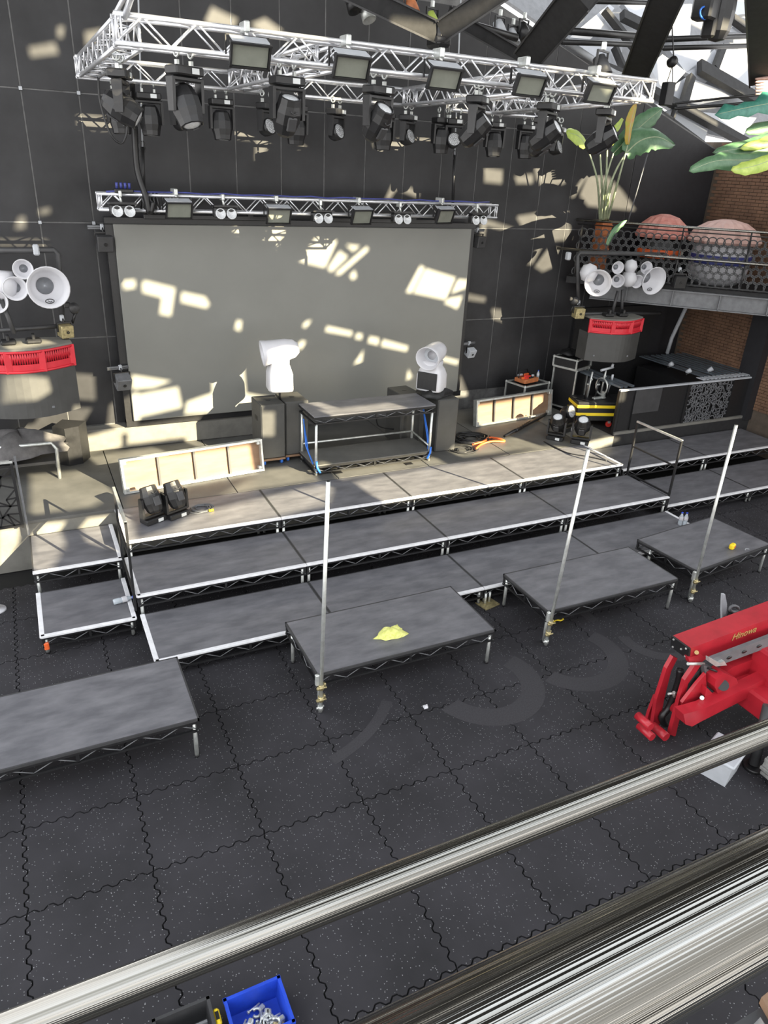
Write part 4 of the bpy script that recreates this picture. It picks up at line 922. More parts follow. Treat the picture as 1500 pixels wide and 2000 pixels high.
# right cluster
YR = 12.7
hang_frame('pipe frame holding the right horn cluster in front of the balcony', [aY(1130, 612, YR+0.3), aY(1128, 500, YR+0.3), aY(1132, 494, YR+0.3), aY(1296, 497, YR+0.3), aY(1302, 506, YR+0.3), aY(1303, 575, YR+0.3)], [aY(1128, 613, YR+0.25), aY(1290, 612, YR+0.25)])
t = thing('horn_cluster', 'cluster of white round horns hanging over the right-hand stage corner', 'speaker', tuple(aY(1215, 540, YR)), 0, 'white horn clusters')
for px, py, r, f, bd in ((1168, 553, 26, (-0.75, -0.85, -0.12), True), (1207, 523, 12, (-0.35, -0.9, 0), False), (1207, 549, 13, (-0.5, -0.9, -0.1), False), (1245, 550, 13, (-0.2, -0.95, -0.1), False), (1263, 523, 12, (-0.35, -0.95, 0), False), (1278, 549, 27, (-0.1, -1, -0.12), True)):
    p = aY(px, py, YR-(0.15 if bd else 0)); horn(t, p, f, pr(p, r), pr(p, r)*1.75, badge=bd)
for px, py, r in ((1150, 533, 18), (1232, 520, 13), (1228, 545, 16)):
    p = aY(px, py, YR+0.15); q = pr(p, r); obj('coupler_body', B().lathe([(0, -q), (q*0.7, -q*0.75), (q, 0), (q*0.7, q*0.75), (0, q)], 16, Tr(*p)), 'white', t, w=True)
for a, c in (((1207, 568), (1195, 615)), ((1216, 566), (1214, 612))): obj('mount_pole', B().tube(aY(*a, YR+0.05), aY(*c, YR+0.05), 0.035, 8), 'dark_grey', t, w=True)
hung_sub('curved subwoofer with red grille hanging below the right horn cluster', tuple(aY(1202, 618, YR)), R(-8), 1.36, 0.3, 0.62)

# small cube speakers and their brackets round the screen
def wall_speaker(label, p, rz, tilt, s, mt, pipe=True, group='small cube speakers on brackets'):
    t = thing('cube_speaker', label, 'speaker', tuple(p), rz, group)
    A = Rx(tilt)
    obj('box', B().box((0, 0, 0), (s, s*0.9, s), A, bev=0.012), mt, t)
    obj('driver', B().ringflat((0, 0, 0), s*0.12, s*0.05, 0.008, 12, A @ Tr(0, -s*0.45-0.008, 0) @ Rx(R(-90)) @ Tr(0, 0, -0.004)), 'black', t)
    obj('bracket', B().box((0, 0.02, s*0.62), (s*1.1, 0.03, 0.02)).box((-s*0.56, 0.02, s*0.3), (0.015, 0.03, s*0.7)).box((s*0.56, 0.02, s*0.3), (0.015, 0.03, s*0.7)).tube((0, 0.02, s*0.6), (0, 0.06, s*0.95), 0.02, 6), 'black', t)
    if pipe: obj('wall_pipe', B().tube((-s*0.9, 0.08, s*0.98), (s*0.9, 0.08, s*0.98), 0.022, 7).tube((-s*0.9, 0.08, s*0.86), (s*0.9, 0.08, s*0.86), 0.014, 6), 'mid_grey', t)
    obj('clip', B().box((0, 0.07, s*0.95), (0.06, 0.06, 0.1), bev=0.012), 'light_grey', t)
    return t
wall_speaker('dark cube speaker on a bracket at the upper left corner of the screen', aY(204, 474, 14.15), R(4), R(12), 0.26, 'dark_grey')
wall_speaker('sunlit grey cube speaker at the lower left corner of the screen', aY(240, 745, 14.0), R(10), R(30), 0.26, 'mid_grey')
wall_speaker('dark cube speaker at the upper right corner of the screen', aY(935, 472, 14.2), R(14), R(5), 0.24, 'dark_grey')
wall_speaker('pale grey cube speaker at the lower right edge of the screen', aY(919, 688, 14.15), R(10), R(25), 0.2, 'light_grey')
wall_speaker('small tan cube speaker on the left horn frame', aY(128, 646, YL+0.2), R(20), R(8), 0.2, 'brass', False)
wall_speaker('small tan cube speaker on the right horn frame', aY(1130, 611, YR+0.2), R(-10), R(6), 0.22, 'brass', False)
wall_speaker('black cube speaker in front of the balcony rings', aY(1326, 550, 12.3), R(-20), R(6), 0.26, 'black', False)
for px, py, Y, lab in ((145, 602, YL+0.3, 'small dark camera head on the left horn frame'), (1123, 588, YR+0.3, 'small dark camera head on the right horn frame')):
    t = thing('camera_head', lab, 'camera', tuple(aY(px, py, Y)), 0, 'camera heads on the horn frames')
    obj('body', B().lathe([(0, -0.1), (0.07, -0.09), (0.085, 0), (0.07, 0.07), (0, 0.1)], 12, Rx(R(60))), 'dark_grey', t); obj('arm', B().tube((0.02, 0.02, -0.05), (-0.06, 0.02, -0.24), 0.025, 6).box((-0.1, 0.02, 0.05), (0.1, 0.06, 0.08), bev=0.01), 'black', t)

# ------------------------------------------------------------------ bar counter on the right
BX, BYF = 11.62, 11.78
t = thing('bar_counter', 'black bar counter with pierced front panel and steel counter strips', 'bar', (BX, BYF, 0.84))
Lb = 5.3
for x in (0.02, 0.5, 2.1, 3.6, Lb): obj('post', B().box((x, 0, 0.5), (0.07, 0.07, 1.0)), 'black', t)
obj('front_panel', B().box((1.1, 0.02, 0.5), (2.0, 0.03, 0.98)), 'black', t)
obj('front_panel', B().box((4.3, 0.02, 0.5), (1.5, 0.03, 0.98)), 'black', t)
pierced(t, 1.45, 0.95, (BX+2.13, BYF, 0.88), (1, 0, 0), (0, 0, 1), 31, 'mid_grey', 0.045)
obj('backing', B().box((2.85, 0.06, 0.5), (1.46, 0.02, 0.95)), 'black', t)
obj('plain_plate', B().box((0.85, -0.03, 0.72), (0.78, 0.02, 0.55), bev=0.004), 'dark_grey', t)
obj('top_edge', B().box((Lb/2, 0, 1.02), (Lb, 0.07, 0.035)), 'light_grey', t)
obj('kick_board', B().box((Lb/2, -0.04, 0.03), (Lb, 0.06, 0.06)), 'concrete', t)
for i in range(18): obj('slat', B().box((2.6+0.13*i, 0.14, 1.06), (0.08, 0.22, 0.02), bev=0.004), 'light_grey', t)
for i, x in enumerate((2.85, 3.02, 3.25, 3.42, 3.6, 3.78, 3.95, 4.15, 4.35)): obj('counter_strip', B().box((x, 1.35, 1.05), (0.07 if i > 1 else 0.1, 2.1, 0.03), bev=0.004), 'blue_grey', t)
for i, x in enumerate((0.28, 0.42, 0.62)): obj('counter_strip', B().box((x, 1.35, 1.0), (0.07, 2.2, 0.05), bev=0.005), 'blue_grey', t)
obj('back_shelf', B().box((4.2, 2.3, 0.85), (1.4, 0.4, 0.06)).box((3.6, 1.4, 0.4), (1.6, 2.0, 0.8)), 'black', t)
tag(obj('black_drape', B().box((13.6, 14.42, 2.0), (2.6, 0.06, 2.3)), 'cloth_black'), 'black drape hanging on the wall behind the bar counter', 'drape')
for i, (px, py) in enumerate(((1310, 712), (1345, 725), (1387, 722), (1425, 705))):
    t = thing('spotlight', '%s of the four small grey spotlights clipped along the bar counter' % ORD[i], 'stage light', tuple(aZ(px, py, 1.95)), R(30*i), 'small spotlights on the bar')
    obj('body', B().lathe([(0, -0.07), (0.05, -0.06), (0.06, 0.06), (0, 0.07)], 10, Rx(R(50))), 'light_grey', t); obj('yoke', B().box((0, 0.02, -0.06), (0.14, 0.02, 0.05)), 'black', t)
tag(obj('downpipe', B().path([aX(1340, 600, 15.4), aX(1312, 660, 15.4), aX(1303, 690, 15.4)], 0.05, 7), 'light_grey'), 'grey pipe running down the dark wall under the balcony', 'pipe')

# ------------------------------------------------------------------ balcony across the right corner
PA, UD = V((11.9, 14.45, 0)), V((0.7071, -0.7071, 0)); ND = V((-0.7071, -0.7071, 0)); LB = 5.9
def bal(s, o_, z): return PA+UD*s+ND*o_+V((0, 0, z))
t = thing('balcony', 'dark corner balcony with ring-pattern balustrade and steel hand rails', 'balcony', (13.5, 12.85, 3.6))
obj('slab', B().slab([bal(0, 0.3, 3.8), bal(LB, 0.3, 3.8), V((16, 10.0, 3.8)), V((16, 14.48, 3.8)), V((11.9, 14.48, 3.8))], (0, 0, 0.15)), 'black_matt', t, w=True)
fb = B().slab([bal(0.6, 0.34, 3.5), bal(LB, 0.34, 3.5), bal(LB, 0.34, 3.84), bal(0.6, 0.34, 3.84)], ND*-0.03)
for z in (3.5, 3.84): fb.slab([bal(0.6, 0.42, z), bal(LB, 0.42, z), bal(LB, 0.26, z), bal(0.6, 0.26, z)], (0, 0, 0.025))
for s in (1.4, 2.4, 3.4, 4.4): fb.slab([bal(s, 0.42, 3.5), bal(s, 0.34, 3.5), bal(s, 0.34, 3.84), bal(s, 0.42, 3.84)], UD*0.02)
obj('edge_beam', fb, 'mid_grey', t, w=True)
obj('hand_rail', B().tube(bal(0, 0, 5.17), bal(LB, 0, 5.17), 0.03, 10), 'steel', t, w=True)
obj('lower_rail', B().tube(bal(-0.3, 0.42, 4.55), bal(LB, 0.42, 4.55), 0.028, 10), 'steel', t, w=True)
for s in (0.15, 2.35, 3.75, 5.2):
    pr_ = [(0, 5.17), (0.1, 5.0), (0.3, 4.75), (0.4, 4.5), (0.38, 4.2), (0.32, 3.95), (0.12, 3.95), (0.2, 4.25), (0.2, 4.5), (0.1, 4.75), (-0.05, 5.05)]
    obj('curved_bracket', B().slab([bal(s, o_, z) for o_, z in pr_], UD*0.03), 'black', t, w=True)
vdir = (V((0, 0, 1))*1.0-ND*0.28).normalized(); org = bal(0.1, 0.34, 4.0); nn = UD.cross(vdir)
rg = B(); sp_ = 0.165; rows = 7
for j in range(rows):
    for i in range(int((LB-0.2)/sp_)):
        s = (i+0.5*(j % 2))*sp_+0.1; h = 0.08+j*sp_*0.87
        c = org+UD*s+vdir*h; A = M(((UD.x, vdir.x, nn.x, c.x), (UD.y, vdir.y, nn.y, c.y), (UD.z, vdir.z, nn.z, c.z), (0, 0, 0, 1)))
        rg.ringflat((0, 0, 0), 0.112, 0.09, 0.012, 12, A)
o = obj('ring_balustrade', rg, 'black', t, w=True); o['kind'] = 'stuff'
obj('balustrade_trim', B().tube(bal(0.05, 0.34, 3.99), bal(LB, 0.34, 3.99), 0.025, 6).tube(bal(0.05, 0.04, 5.08), bal(LB, 0.04, 5.08), 0.015, 6), 'black', t, w=True)
# parked pod-shaped booths behind the rings
def pod(label, c, r, h, canopy, body, band):
    t = thing('domed_booth', label, 'booth', tuple(c), 0, 'domed booths on the balcony')
    obj('body', B().lathe([(r*0.7, 0), (r*0.95, h*0.15), (r, h*0.4), (r*0.92, h*0.62), (r*0.85, h*0.66)], 24), body, t)
    obj('band', B().lathe([(r*1.005, h*0.34), (r*1.012, h*0.36), (r*1.005, h*0.46), (r*0.99, h*0.48)], 24), band, t)
    n = 32; vs = []; prof = [(1.1, 0.66), (1.16, 0.7), (1.0, 0.86), (0.62, 0.98), (0.2, 1.03)]
    for q, z in prof:
        for i in range(n): k = 1+0.035*(1 if i % 2 else -1); vs.append(V((r*q*k*math.cos(2*PI*i/n), r*q*k*math.sin(2*PI*i/n), h*z)))
    fs = [(a*n+i, a*n+(i+1) % n, (a+1)*n+(i+1) % n, (a+1)*n+i) for a in range(len(prof)-1) for i in range(n)]+[tuple((len(prof)-1)*n+i for i in range(n))]
    obj('canopy', B().add(vs, fs), canopy, t)
    obj('post', B().tube((0, 0, h*0.6), (0, 0, h*0.95), 0.05, 8), 'white', t)
    return t
q = aY(1290, 470, 13.8); pod('booth with red-pink ribbed canopy behind the balustrade, next to the planter', (q.x, 13.8, 3.95), 0.52, 1.38, 'pink', 'black', 'orange')
q = aY(1402, 480, 12.75); pod('white and blue booth with pale pink ribbed canopy behind the rings', (q.x+0.1, 12.7, 3.95), 0.68, 1.36, 'pink_pale', 'white', 'blue_dark')
# planter with banana plant
q = aY(1177, 455, 14.15)
t = thing('banana_plant', 'tall banana plant with long pale stems in an orange wooden planter', 'plant', (q.x, 14.15, 3.95))
obj('planter', B().box((0, 0, 0.62), (0.28, 0.26, 1.24), bev=0.01), 'orange_wood', t)
sb = B()
for k in range(7): sb.box((0, 0, 0.1+0.17*k), (0.31, 0.29, 0.05), bev=0.005)
obj('planter_slats', sb, 'orange_wood', t)
def leaf(t, pts, w, mt, w3=True, fold=0.25, nm='leaf', wob=0.12, seed=0):
    pts = spline(pts, 5); n = len(pts); b = B(); vs = []; rnd = random.Random(seed)
    for i, p in enumerate(pts):
        a = pts[max(0, i-1)]; c = pts[min(n-1, i+1)]; tg = (c-a).normalized()
        vw = (V(p)-CP).normalized(); sd = tg.cross(V((0.3, -0.8, 0.5)).normalized()).normalized(); nm_ = sd.cross(tg)
        f = i/(n-1); ww = w*(math.sin(PI*min(1, f*0.93+0.07))**0.6)*(1+wob*rnd.uniform(-1, 1)); 
        vs += [p-sd*ww+nm_*(-fold*ww), p-sd*ww*0.5+nm_*0.02, p, p+sd*ww*0.5+nm_*0.02, p+sd*ww*(1+wob*rnd.uniform(-1, 1))+nm_*(-fold*ww)]
    m_ = len(vs); vs += [v+V((0.0, 0.006, -0.004)) for v in vs]
    fs = []
    for i in range(n-1):
        for k in range(4): a = i*5+k; fs += [(a, a+1, a+6, a+5), (a+m_, a+5+m_, a+6+m_, a+1+m_)]
    b.add(vs, fs, True)
    lf = obj(nm, b, mt, t, w=True)
    obj('midrib', B().path([p for p in pts], lambda f: 0.014*(1-0.7*f)*max(0.6, w/0.2), 5), 'stem', lf, w=True)
    return lf
YP = 13.3
def P(x, y, d=0.0): return aY(x, y, YP+d)
leaf(t, [P(1145, 284), P(1130, 266), P(1106, 258)], 0.18, 'leaf_lime', seed=1)
leaf(t, [P(1170, 288), P(1187, 277), P(1204, 270)], 0.1, 'leaf_lime', seed=2)
leaf(t, [P(1226, 282), P(1232, 240), P(1242, 202)], 0.14, 'leaf_gold', seed=3)
leaf(t, [P(1198, 300, 0.3), P(1235, 262, 0.3), P(1268, 232, 0.3), P(1294, 212, 0.3)], 0.2, 'leaf', seed=4)
leaf(t, [P(1222, 300), P(1250, 275), P(1285, 268), P(1318, 284)], 0.27, 'leaf', seed=5)
leaf(t, [P(1216, 232, -0.1), P(1205, 250, -0.1), P(1192, 245, -0.1)], 0.07, 'leaf_lime', seed=6)
leaf(t, [P(1186, 478, -0.6), P(1200, 452, -0.6), P(1224, 430, -0.6)], 0.07, 'leaf', seed=7)
for a, c, mid in (((1172, 432), (1145, 284), (1166, 350)), ((1176, 432), (1171, 290), (1175, 350)), ((1180, 432), (1186, 286), (1184, 350)), ((1183, 432), (1222, 300), (1196, 350)), ((1186, 432), (1226, 284), (1208, 350)), ((1178, 432), (1215, 310), (1190, 365)), ((1174, 432), (1198, 300), (1181, 360))):
    obj('stem', B().path(spline([aY(*a, 14.1), P(*mid), P(*c)]), lambda f: 0.03*(1-0.55*f), 6), 'stem', t, w=True)
tag(obj('thin_rod', B().tube(aY(1265, 300, 13.9), aY(1226, 436, 13.9), 0.014, 6), 'mid_grey'), 'thin grey rod leaning behind the banana plant', 'rod')
# big leaves reaching in from the right
YQ = 10.2
def Q(x, y, d=0.0): return aY(x, y, YQ+d)
t = thing('palm_plant', 'large-leaved plant reaching in from the right frame edge before the brick wall', 'plant', tuple(Q(1560, 420)))
leaf(t, [Q(1560, 300), Q(1470, 312), Q(1400, 314), Q(1346, 334)], 0.16, 'leaf', seed=11)
leaf(t, [Q(1560, 262, 0.3), Q(1480, 284, 0.3), Q(1392, 298, 0.3)], 0.17, 'leaf', seed=12)
leaf(t, [Q(1560, 290, -0.3), Q(1480, 322, -0.3), Q(1428, 332, -0.3)], 0.13, 'leaf_lime', seed=13)
leaf(t, [Q(1560, 258, 0.2), Q(1500, 276, 0.2), Q(1446, 290, 0.2)], 0.1, 'leaf_lime', seed=14)
leaf(t, [Q(1580, 190, 0.4), Q(1480, 206, 0.4), Q(1396, 224, 0.4)], 0.14, 'leaf_teal', seed=15, wob=0.4)
leaf(t, [Q(1560, 235, 0.6), Q(1500, 246, 0.6), Q(1456, 258, 0.6)], 0.12, 'leaf', seed=16)
obj('trunk', B().tube(Q(1560, 250), Q(1570, 520), 0.1, 8), 'stem', t, w=True)
t = thing('coral_ornament', 'pink fingered ornament at the right frame edge above the teal leaf', 'ornament', tuple(Q(1500, 165)))
for k in range(6): obj('finger', B().path([Q(1530, 160+3*k, 0.8), Q(1498, 152+6*k, 0.8), Q(1476, 154+6*k, 0.8)], lambda f: 0.045*(1-0.6*f), 6), 'pink_pale', t, w=True)

# ------------------------------------------------------------------ roof over the right corner
roof = thing('roof', 'white panelled roof with dark diagonal members rising behind the right end of the black wall', 'roof', (15, 15.5, 8))
PAN = [[(1280, 224), (1324, 208), (1384, 248), (1374, 284)], [(1348, 194), (1358, 156), (1436, 186), (1372, 199)], [(1396, 138), (1408, 96), (1466, 96), (1474, 148), (1466, 182)], [(1364, 218), (1478, 230), (1450, 266), (1440, 272)], [(1268, 128), (1294, 106), (1340, 140), (1312, 170), (1290, 168)], [(1262, 190), (1290, 172), (1290, 202), (1262, 206)],
       [(1306, 96), (1390, 96), (1376, 124), (1340, 142)], [(1312, 170), (1344, 148), (1334, 200), (1312, 196)], [(1296, 68), (1336, 8), (1352, 8), (1348, 72)], [(1420, 62), (1466, 66), (1466, 40), (1440, 44)], [(1200, 42), (1222, 66), (1190, 66), (1160, 62), (1190, 30)], [(1216, 6), (1274, 6), (1260, 36), (1232, 26)], [(1120, 66), (1190, 8), (1200, 16), (1160, 70)], [(1100, 84), (1160, 86), (1216, 92), (1208, 140), (1180, 120)], [(1080, 86), (1180, 142), (1130, 142), (1060, 118)], [(1420, 2), (1466, 2), (1466, 26), (1430, 30)], [(1396, 96), (1340, 142), (1380, 160), (1410, 120)],
       [(905, 18), (935, 4), (945, 26), (925, 28)], [(930, 55), (945, 60), (990, 88), (985, 96), (924, 60)]]
for q in PAN: obj('roof_panel', B().slab([rp(x, y) for x, y in q], RNN*-0.12), 'roof_white', roof, w=True)
obj('roof_deck', B().slab([rp(x, y, -0.45) for x, y in ((1385, 262), (1265, 185), (1090, 70), (960, -20), (960, -120), (1640, -120), (1640, 320))], RNN*-0.08), 'mid_grey', roof, w=True)
def member(a, c, wpx, o_=0.15, mt='black_matt', nm='roof_member'):
    a, c = rp(*a, o_), rp(*c, o_); w = pr((a+c)/2, wpx)/1; A = axis_m(a, c-a, RNN); obj(nm, B().box((0, 0, (c-a).length/2), (w, 0.16, (c-a).length), A), mt, roof, w=True)
for a, c, w in (((1262, 172), (1470, 286), 16), ((1366, 130), (1480, 196), 26), ((1334, 205), (1350, 150), 14), ((1396, 135), (1412, 92), 12), ((1265, 205), (1380, 290), 10), ((1200, 92), (1245, 200), 8), ((1180, 20), (1240, 95), 10), ((1090, 95), (1230, 150), 12), ((1430, 36), (1490, 80), 14), ((1215, 30), (1275, 60), 18), ((1320, 210), (1310, 240), 4)): member(a, c, w)
# big dark rafters
def rafter(label, a, Ya, c, Yc, wa, dpt=0.3):
    p, q = aY(*a, Ya), aY(*c, Yc); t = thing('roof_rafter', label, 'beam', tuple(p), 0, 'dark roof rafters')
    L = (q-p).length; vd = (V(p)-CP).normalized(); A = axis_m(p, q-p, vd); w = pr(p, wa)
    obj('web', B().box((0, 0, L/2), (w, dpt, L), A), 'black_matt', t, w=True); obj('flange', B().box((w/2-0.01, 0, L/2), (0.025, dpt+0.06, L), A).box((-w/2+0.01, 0, L/2), (0.025, dpt+0.06, L), A), 'dark_grey', t, w=True)
rafter('dark roof rafter slanting down to the middle joint at the top', (853, 62), 11.5, (660, -30), 11.5, 36)
rafter('dark roof rafter slanting up right from the middle joint', (866, 58), 11.4, (1010, -40), 10.5, 40)
rafter('dark roof rafter sloping down to the joint above the third floodlight', (1018, 110), 12.2, (880, 30), 12.2, 24)
rafter('wide dark roof rafter above the fourth floodlight', (1035, 108), 11.4, (1145, -25), 9, 54)
rafter('wide dark roof rafter above the right truss end', (1243, 142), 11.4, (1325, -60), 8.5, 50)
rafter('wide upright dark roof rafter at the top right corner', (1500, 144), 11.2, (1502, -60), 9, 66)
t = thing('roof_joint', 'black steel joint where two roof rafters meet', 'joint', tuple(aY(860, 70, 11.4)))
obj('plate', B().box(aY(858, 68, 11.5), (0.24, 0.4, 0.35), bev=0.04), 'black', t, w=True); obj('pin', B().tube(aY(852, 76, 11.2), aY(868, 76, 11.2), 0.04, 8), 'dark_grey', t, w=True)
for (a, c, r, lab) in (((1296, 94), (1470, 89), 0.045, 'lower black pipe crossing behind the right rafters'), ((1296, 77), (1470, 70), 0.05, 'upper black pipe crossing behind the right rafters'), ((1098, 82), (1240, 87), 0.045, 'black pipe between the two wide rafters'), ((1104, 60), (1240, 70), 0.06, 'grey box beam between the two wide rafters'), ((900, 42), (1010, 74), 0.06, 'dark pipe behind the middle rafters'), ((1130, 2), (1290, 6), 0.04, 'black pipe at the top edge of the roof')):
    cable('roof_pipe', lab, [aY(*a, 12.4), aY(*c, 12.4)], r, 'black', 'pipes under the roof', 'pipe', 8)
cable('roof_pipe', 'long bent grey pipe sweeping down to the right truss end', spline([aY(1075, 62, 12.6), aY(1120, 90, 12.6), aY(1180, 130, 12.6), aY(1215, 148, 12.6), aY(1262, 150, 12.6)]), 0.055, 'light_grey', 'pipes under the roof', 'pipe', 8)
cable('festoon_wire', 'black festoon wire running right below the roof panels', [aY(1318, 202, 12.4), aY(1410, 192, 12.0), aY(1540, 180, 11.5)], 0.025)
cable('festoon_wire', 'second black festoon wire just under the first', [aY(1318, 212, 12.4), aY(1410, 206, 12.0), aY(1540, 192, 11.5)], 0.03)
# things hung in the roof
p = aY(1398, 78, 9.4)
t = thing('moving_head_light', 'big black moving head clamped upright to the roof pipes at top right', 'stage light', tuple(p), R(20), None)
obj('head', B().lathe([(0.0, -0.03), (0.12, 0.0), (0.17, 0.1), (0.19, 0.35), (0.18, 0.6), (0.15, 0.75), (0, 0.78)], 10, sm=False), 'black', t)
obj('yoke_arm', B().box((-0.2, 0.05, 0.35), (0.1, 0.2, 0.7), bev=0.03), 'black', t); obj('base', B().box((-0.35, 0.1, 0.45), (0.24, 0.3, 0.5), bev=0.03), 'black', t); obj('mark', B().box((0.03, -0.19, 0.62), (0.02, 0.01, 0.12)), 'display', t)
cable('blue_cable', 'loop of thin blue cable beside the big roof moving head', [aY(1376+9*math.cos(i*PI/6), 25+12*math.sin(i*PI/6), 9.3) for i in range(13)], 0.014, 'strap_blue')
p = aY(1299, 205, 10.6)
t = thing('hanging_speaker', 'narrow black column hung under a round dark motor by the right truss end', 'speaker', tuple(p))
obj('column', B().box((0, 0, 0.16), (0.17, 0.16, 0.34), bev=0.01), 'black', t); obj('motor', B().lathe([(0, -0.08), (0.07, -0.06), (0.085, 0), (0.07, 0.06), (0, 0.08)], 14, Tr(-0.02, 0, 0.62) @ Rx(R(70))), 'black', t)
for x in (-0.05, 0.07): obj('sling', B().tube((x, 0, 0.33), (0.0, 0, 0.58), 0.008, 5), 'black', t)
obj('wire', B().tube((0, 0, 0.66), (0.1, 0.5, 1.75), 0.012, 5), 'black', t)
def spot(label, p, rz, tl, mt='black'):
    t = thing('spotlight', label, 'stage light', tuple(p), rz, 'spotlights clamped in the roof')
    A = Rx(tl); obj('can', B().lathe([(0, -0.12), (0.08, -0.11), (0.1, 0.0), (0.11, 0.14), (0.095, 0.14), (0.08, 0.1), (0, 0.1)], 14, A), mt, t); obj('yoke', B().box((0, 0, 0.16), (0.28, 0.03, 0.02)).box((-0.13, 0, 0.06), (0.015, 0.03, 0.2)).box((0.13, 0, 0.06), (0.015, 0.03, 0.2)), 'black', t); obj('clamp', B().box((0, 0, 0.22), (0.05, 0.06, 0.1), bev=0.01), 'galv', t)
    return t
for px, py, Y, mt, lab in ((716, 22, 12.2, 'galv', 'silver spotlight hanging at the top centre beside the first rafter'), (688, 4, 12.2, 'black', 'black spotlight at the very top left of the rafters'), (975, 55, 12.6, 'light_grey', 'silver spotlight behind the middle rafters, left one'), (1000, 72, 12.6, 'light_grey', 'silver spotlight behind the middle rafters, lower one'), (1022, 60, 12.6, 'black', 'black spotlight behind the wide fourth rafter'), (843, 40, 12.3, 'leaf_lime', 'pale yellow lamp hanging in the crook of the middle rafters'), (802, 10, 12.2, 'orange_wood', 'amber lamp hanging above the first rafter'), (1174, 128, 8.9, 'dark_grey', 'small dark spotlight standing on the front truss above the fifth floodlight')):
    spot(lab, aY(px, py, Y), R(20), R(150), mt)
# ------------------------------------------------------------------ foreground hand rails
def rail(label, ang, r, dist, ext):
    y, z = math.sin(ang)*dist, CH-math.cos(ang)*dist
    t = thing('hand_rail', label, 'hand rail', (0, y, z), 0, None)
    obj('tube', B().tube((-1.5, 0, 0), (3.5, 0, 0), r, 40), 'steel', t)
    for x in ext:
        obj('post', B().tube((x, 0, -r*0.5), (x, 0, -(z-4.6)), r*0.7, 12), 'steel', t)
    return t
rail('slim polished steel hand rail crossing the lower part of the picture', R(33.9), 0.022, 1.12, (-1.2, 2.8))
rail('thick polished steel hand rail closest to the viewer at lower right', R(22.6), 0.031, 0.415, ())
# ------------------------------------------------------------------ red tracked lift at the right
def L_(x, y, Y): return aY(1230+x/4.763, 1140+y/4.763, Y)
t = thing('spider_lift', 'red tracked spider lift with folded boom at the right frame edge', 'lift', (6.9, 4.3, 0))
Yf, Yb = 4.55, 4.82
def plate(nm, q, Y, dy, mt, lab=None):
    o = obj(nm, B().slab([L_(x, y, Y) for x, y in q], (0, dy, 0)), mt, t, w=True)
    if lab: o['label'] = lab
    return o
bo = plate('boom', [(570, 600), (1700, 174), (1700, 314), (640, 716), (560, 690)], Yf, Yb-Yf, 'lift_red')
e0, e1 = L_(571, 601, Yf), L_(558, 700, Yf); dY = V((0, Yb-Yf, 0))
obj('end_plate', B().slab([e0, e1, e1+dY, e0+dY], (-0.03, 0, 0)), 'black', t, w=True)
for f, g in ((0.15, 0.15), (0.15, 0.85), (0.85, 0.15), (0.85, 0.85), (0.5, 0.4)): obj('bolt', B().box(e0+(e1-e0)*f+dY*g+V((-0.035, 0, 0)), (0.02, 0.022, 0.022), bev=0.005), 'galv', t, w=True)
plate('boom_lug', [(545, 690), (660, 660), (720, 690), (640, 755), (560, 740)], Yf-0.02, 0.06, 'lift_red')
obj('pivot_pin', B().tube(L_(622, 640, Yf-0.03), L_(622, 640, Yf+0.02), 0.025, 10), 'gold', t, w=True)
obj('pivot_pin', B().tube(L_(540, 745, Yf-0.05), L_(690, 745, Yf-0.05), 0.018, 8).tube(L_(672, 1062, 4.33), L_(672, 1062, 4.4), 0.025, 10), 'galv', t, w=True)
plate('knuckle_plate', [(405, 680), (445, 695), (385, 815), (320, 1080), (240, 1500), (188, 1485), (250, 1080), (343, 790)], Yb-0.08, 0.05, 'lift_red')
plate('knuckle_plate', [(625, 735), (668, 752), (545, 930), (505, 1090), (425, 1425), (375, 1405), (465, 1060), (512, 900)], Yf-0.05, 0.05, 'lift_red')
plate('knuckle_plate', [(240, 1045), (295, 1035), (240, 1240), (180, 1330), (140, 1420), (132, 1380), (180, 1200)], Yb+0.02, 0.04, 'lift_red')
plate('inner_plate', [(708, 838), (718, 1000), (690, 1080), (600, 1215), (515, 1190), (490, 1110), (620, 940)], 4.42, 0.04, 'lift_red')
for (x, y, r) in ((185, 1325, 0.05), (200, 1420, 0.05), (330, 1420, 0.055), (530, 1240, 0.07)): obj('hub', B().tube(L_(x, y, 4.45)+V((0, -0.02, 0)), L_(x, y, 4.45)+V((0, 0.2, 0)), r, 14), 'lift_red', t, w=True)
plate('lower_arm', [(500, 1215), (580, 1195), (700, 1160), (1290, 870), (1700, 670), (1700, 765), (1290, 965), (650, 1290), (580, 1330), (520, 1310)], 4.22, 0.14, 'lift_red')
plate('upper_arm', [(880, 835), (960, 775), (1700, 500), (1700, 620), (1290, 780), (1000, 880)], 4.45, 0.1, 'lift_red')
plate('upper_arm', [(960, 730), (1286, 610), (1700, 450), (1700, 490), (1000, 770)], 4.6, 0.06, 'lift_red')
plate('cross_link', [(715, 965), (835, 1085), (925, 1060), (940, 1080), (815, 1165), (700, 1050)], 4.35, 0.08, 'lift_red')
plate('motor_housing', [(800, 890), (880, 832), (990, 880), (1045, 1005), (925, 1070), (825, 1035), (790, 960)], 4.32, 0.16, 'lift_red')
obj('motor_bore', B().tube(L_(868, 945, 4.30), L_(868, 945, 4.33), 0.065, 16), 'black', t, w=True)
plate('yellow_sticker', [(478, 1130), (502, 1130), (478, 1238), (452, 1236)], 4.44, -0.03, 'yellow')
plate('yellow_sticker', [(975, 965), (998, 955), (996, 985), (975, 990)], 4.31, 0.012, 'yellow')
sl_ = plate('slide_bar', [(765, 700), (1700, 345), (1700, 440), (830, 762)], 4.4, 0.05, 'mid_grey')
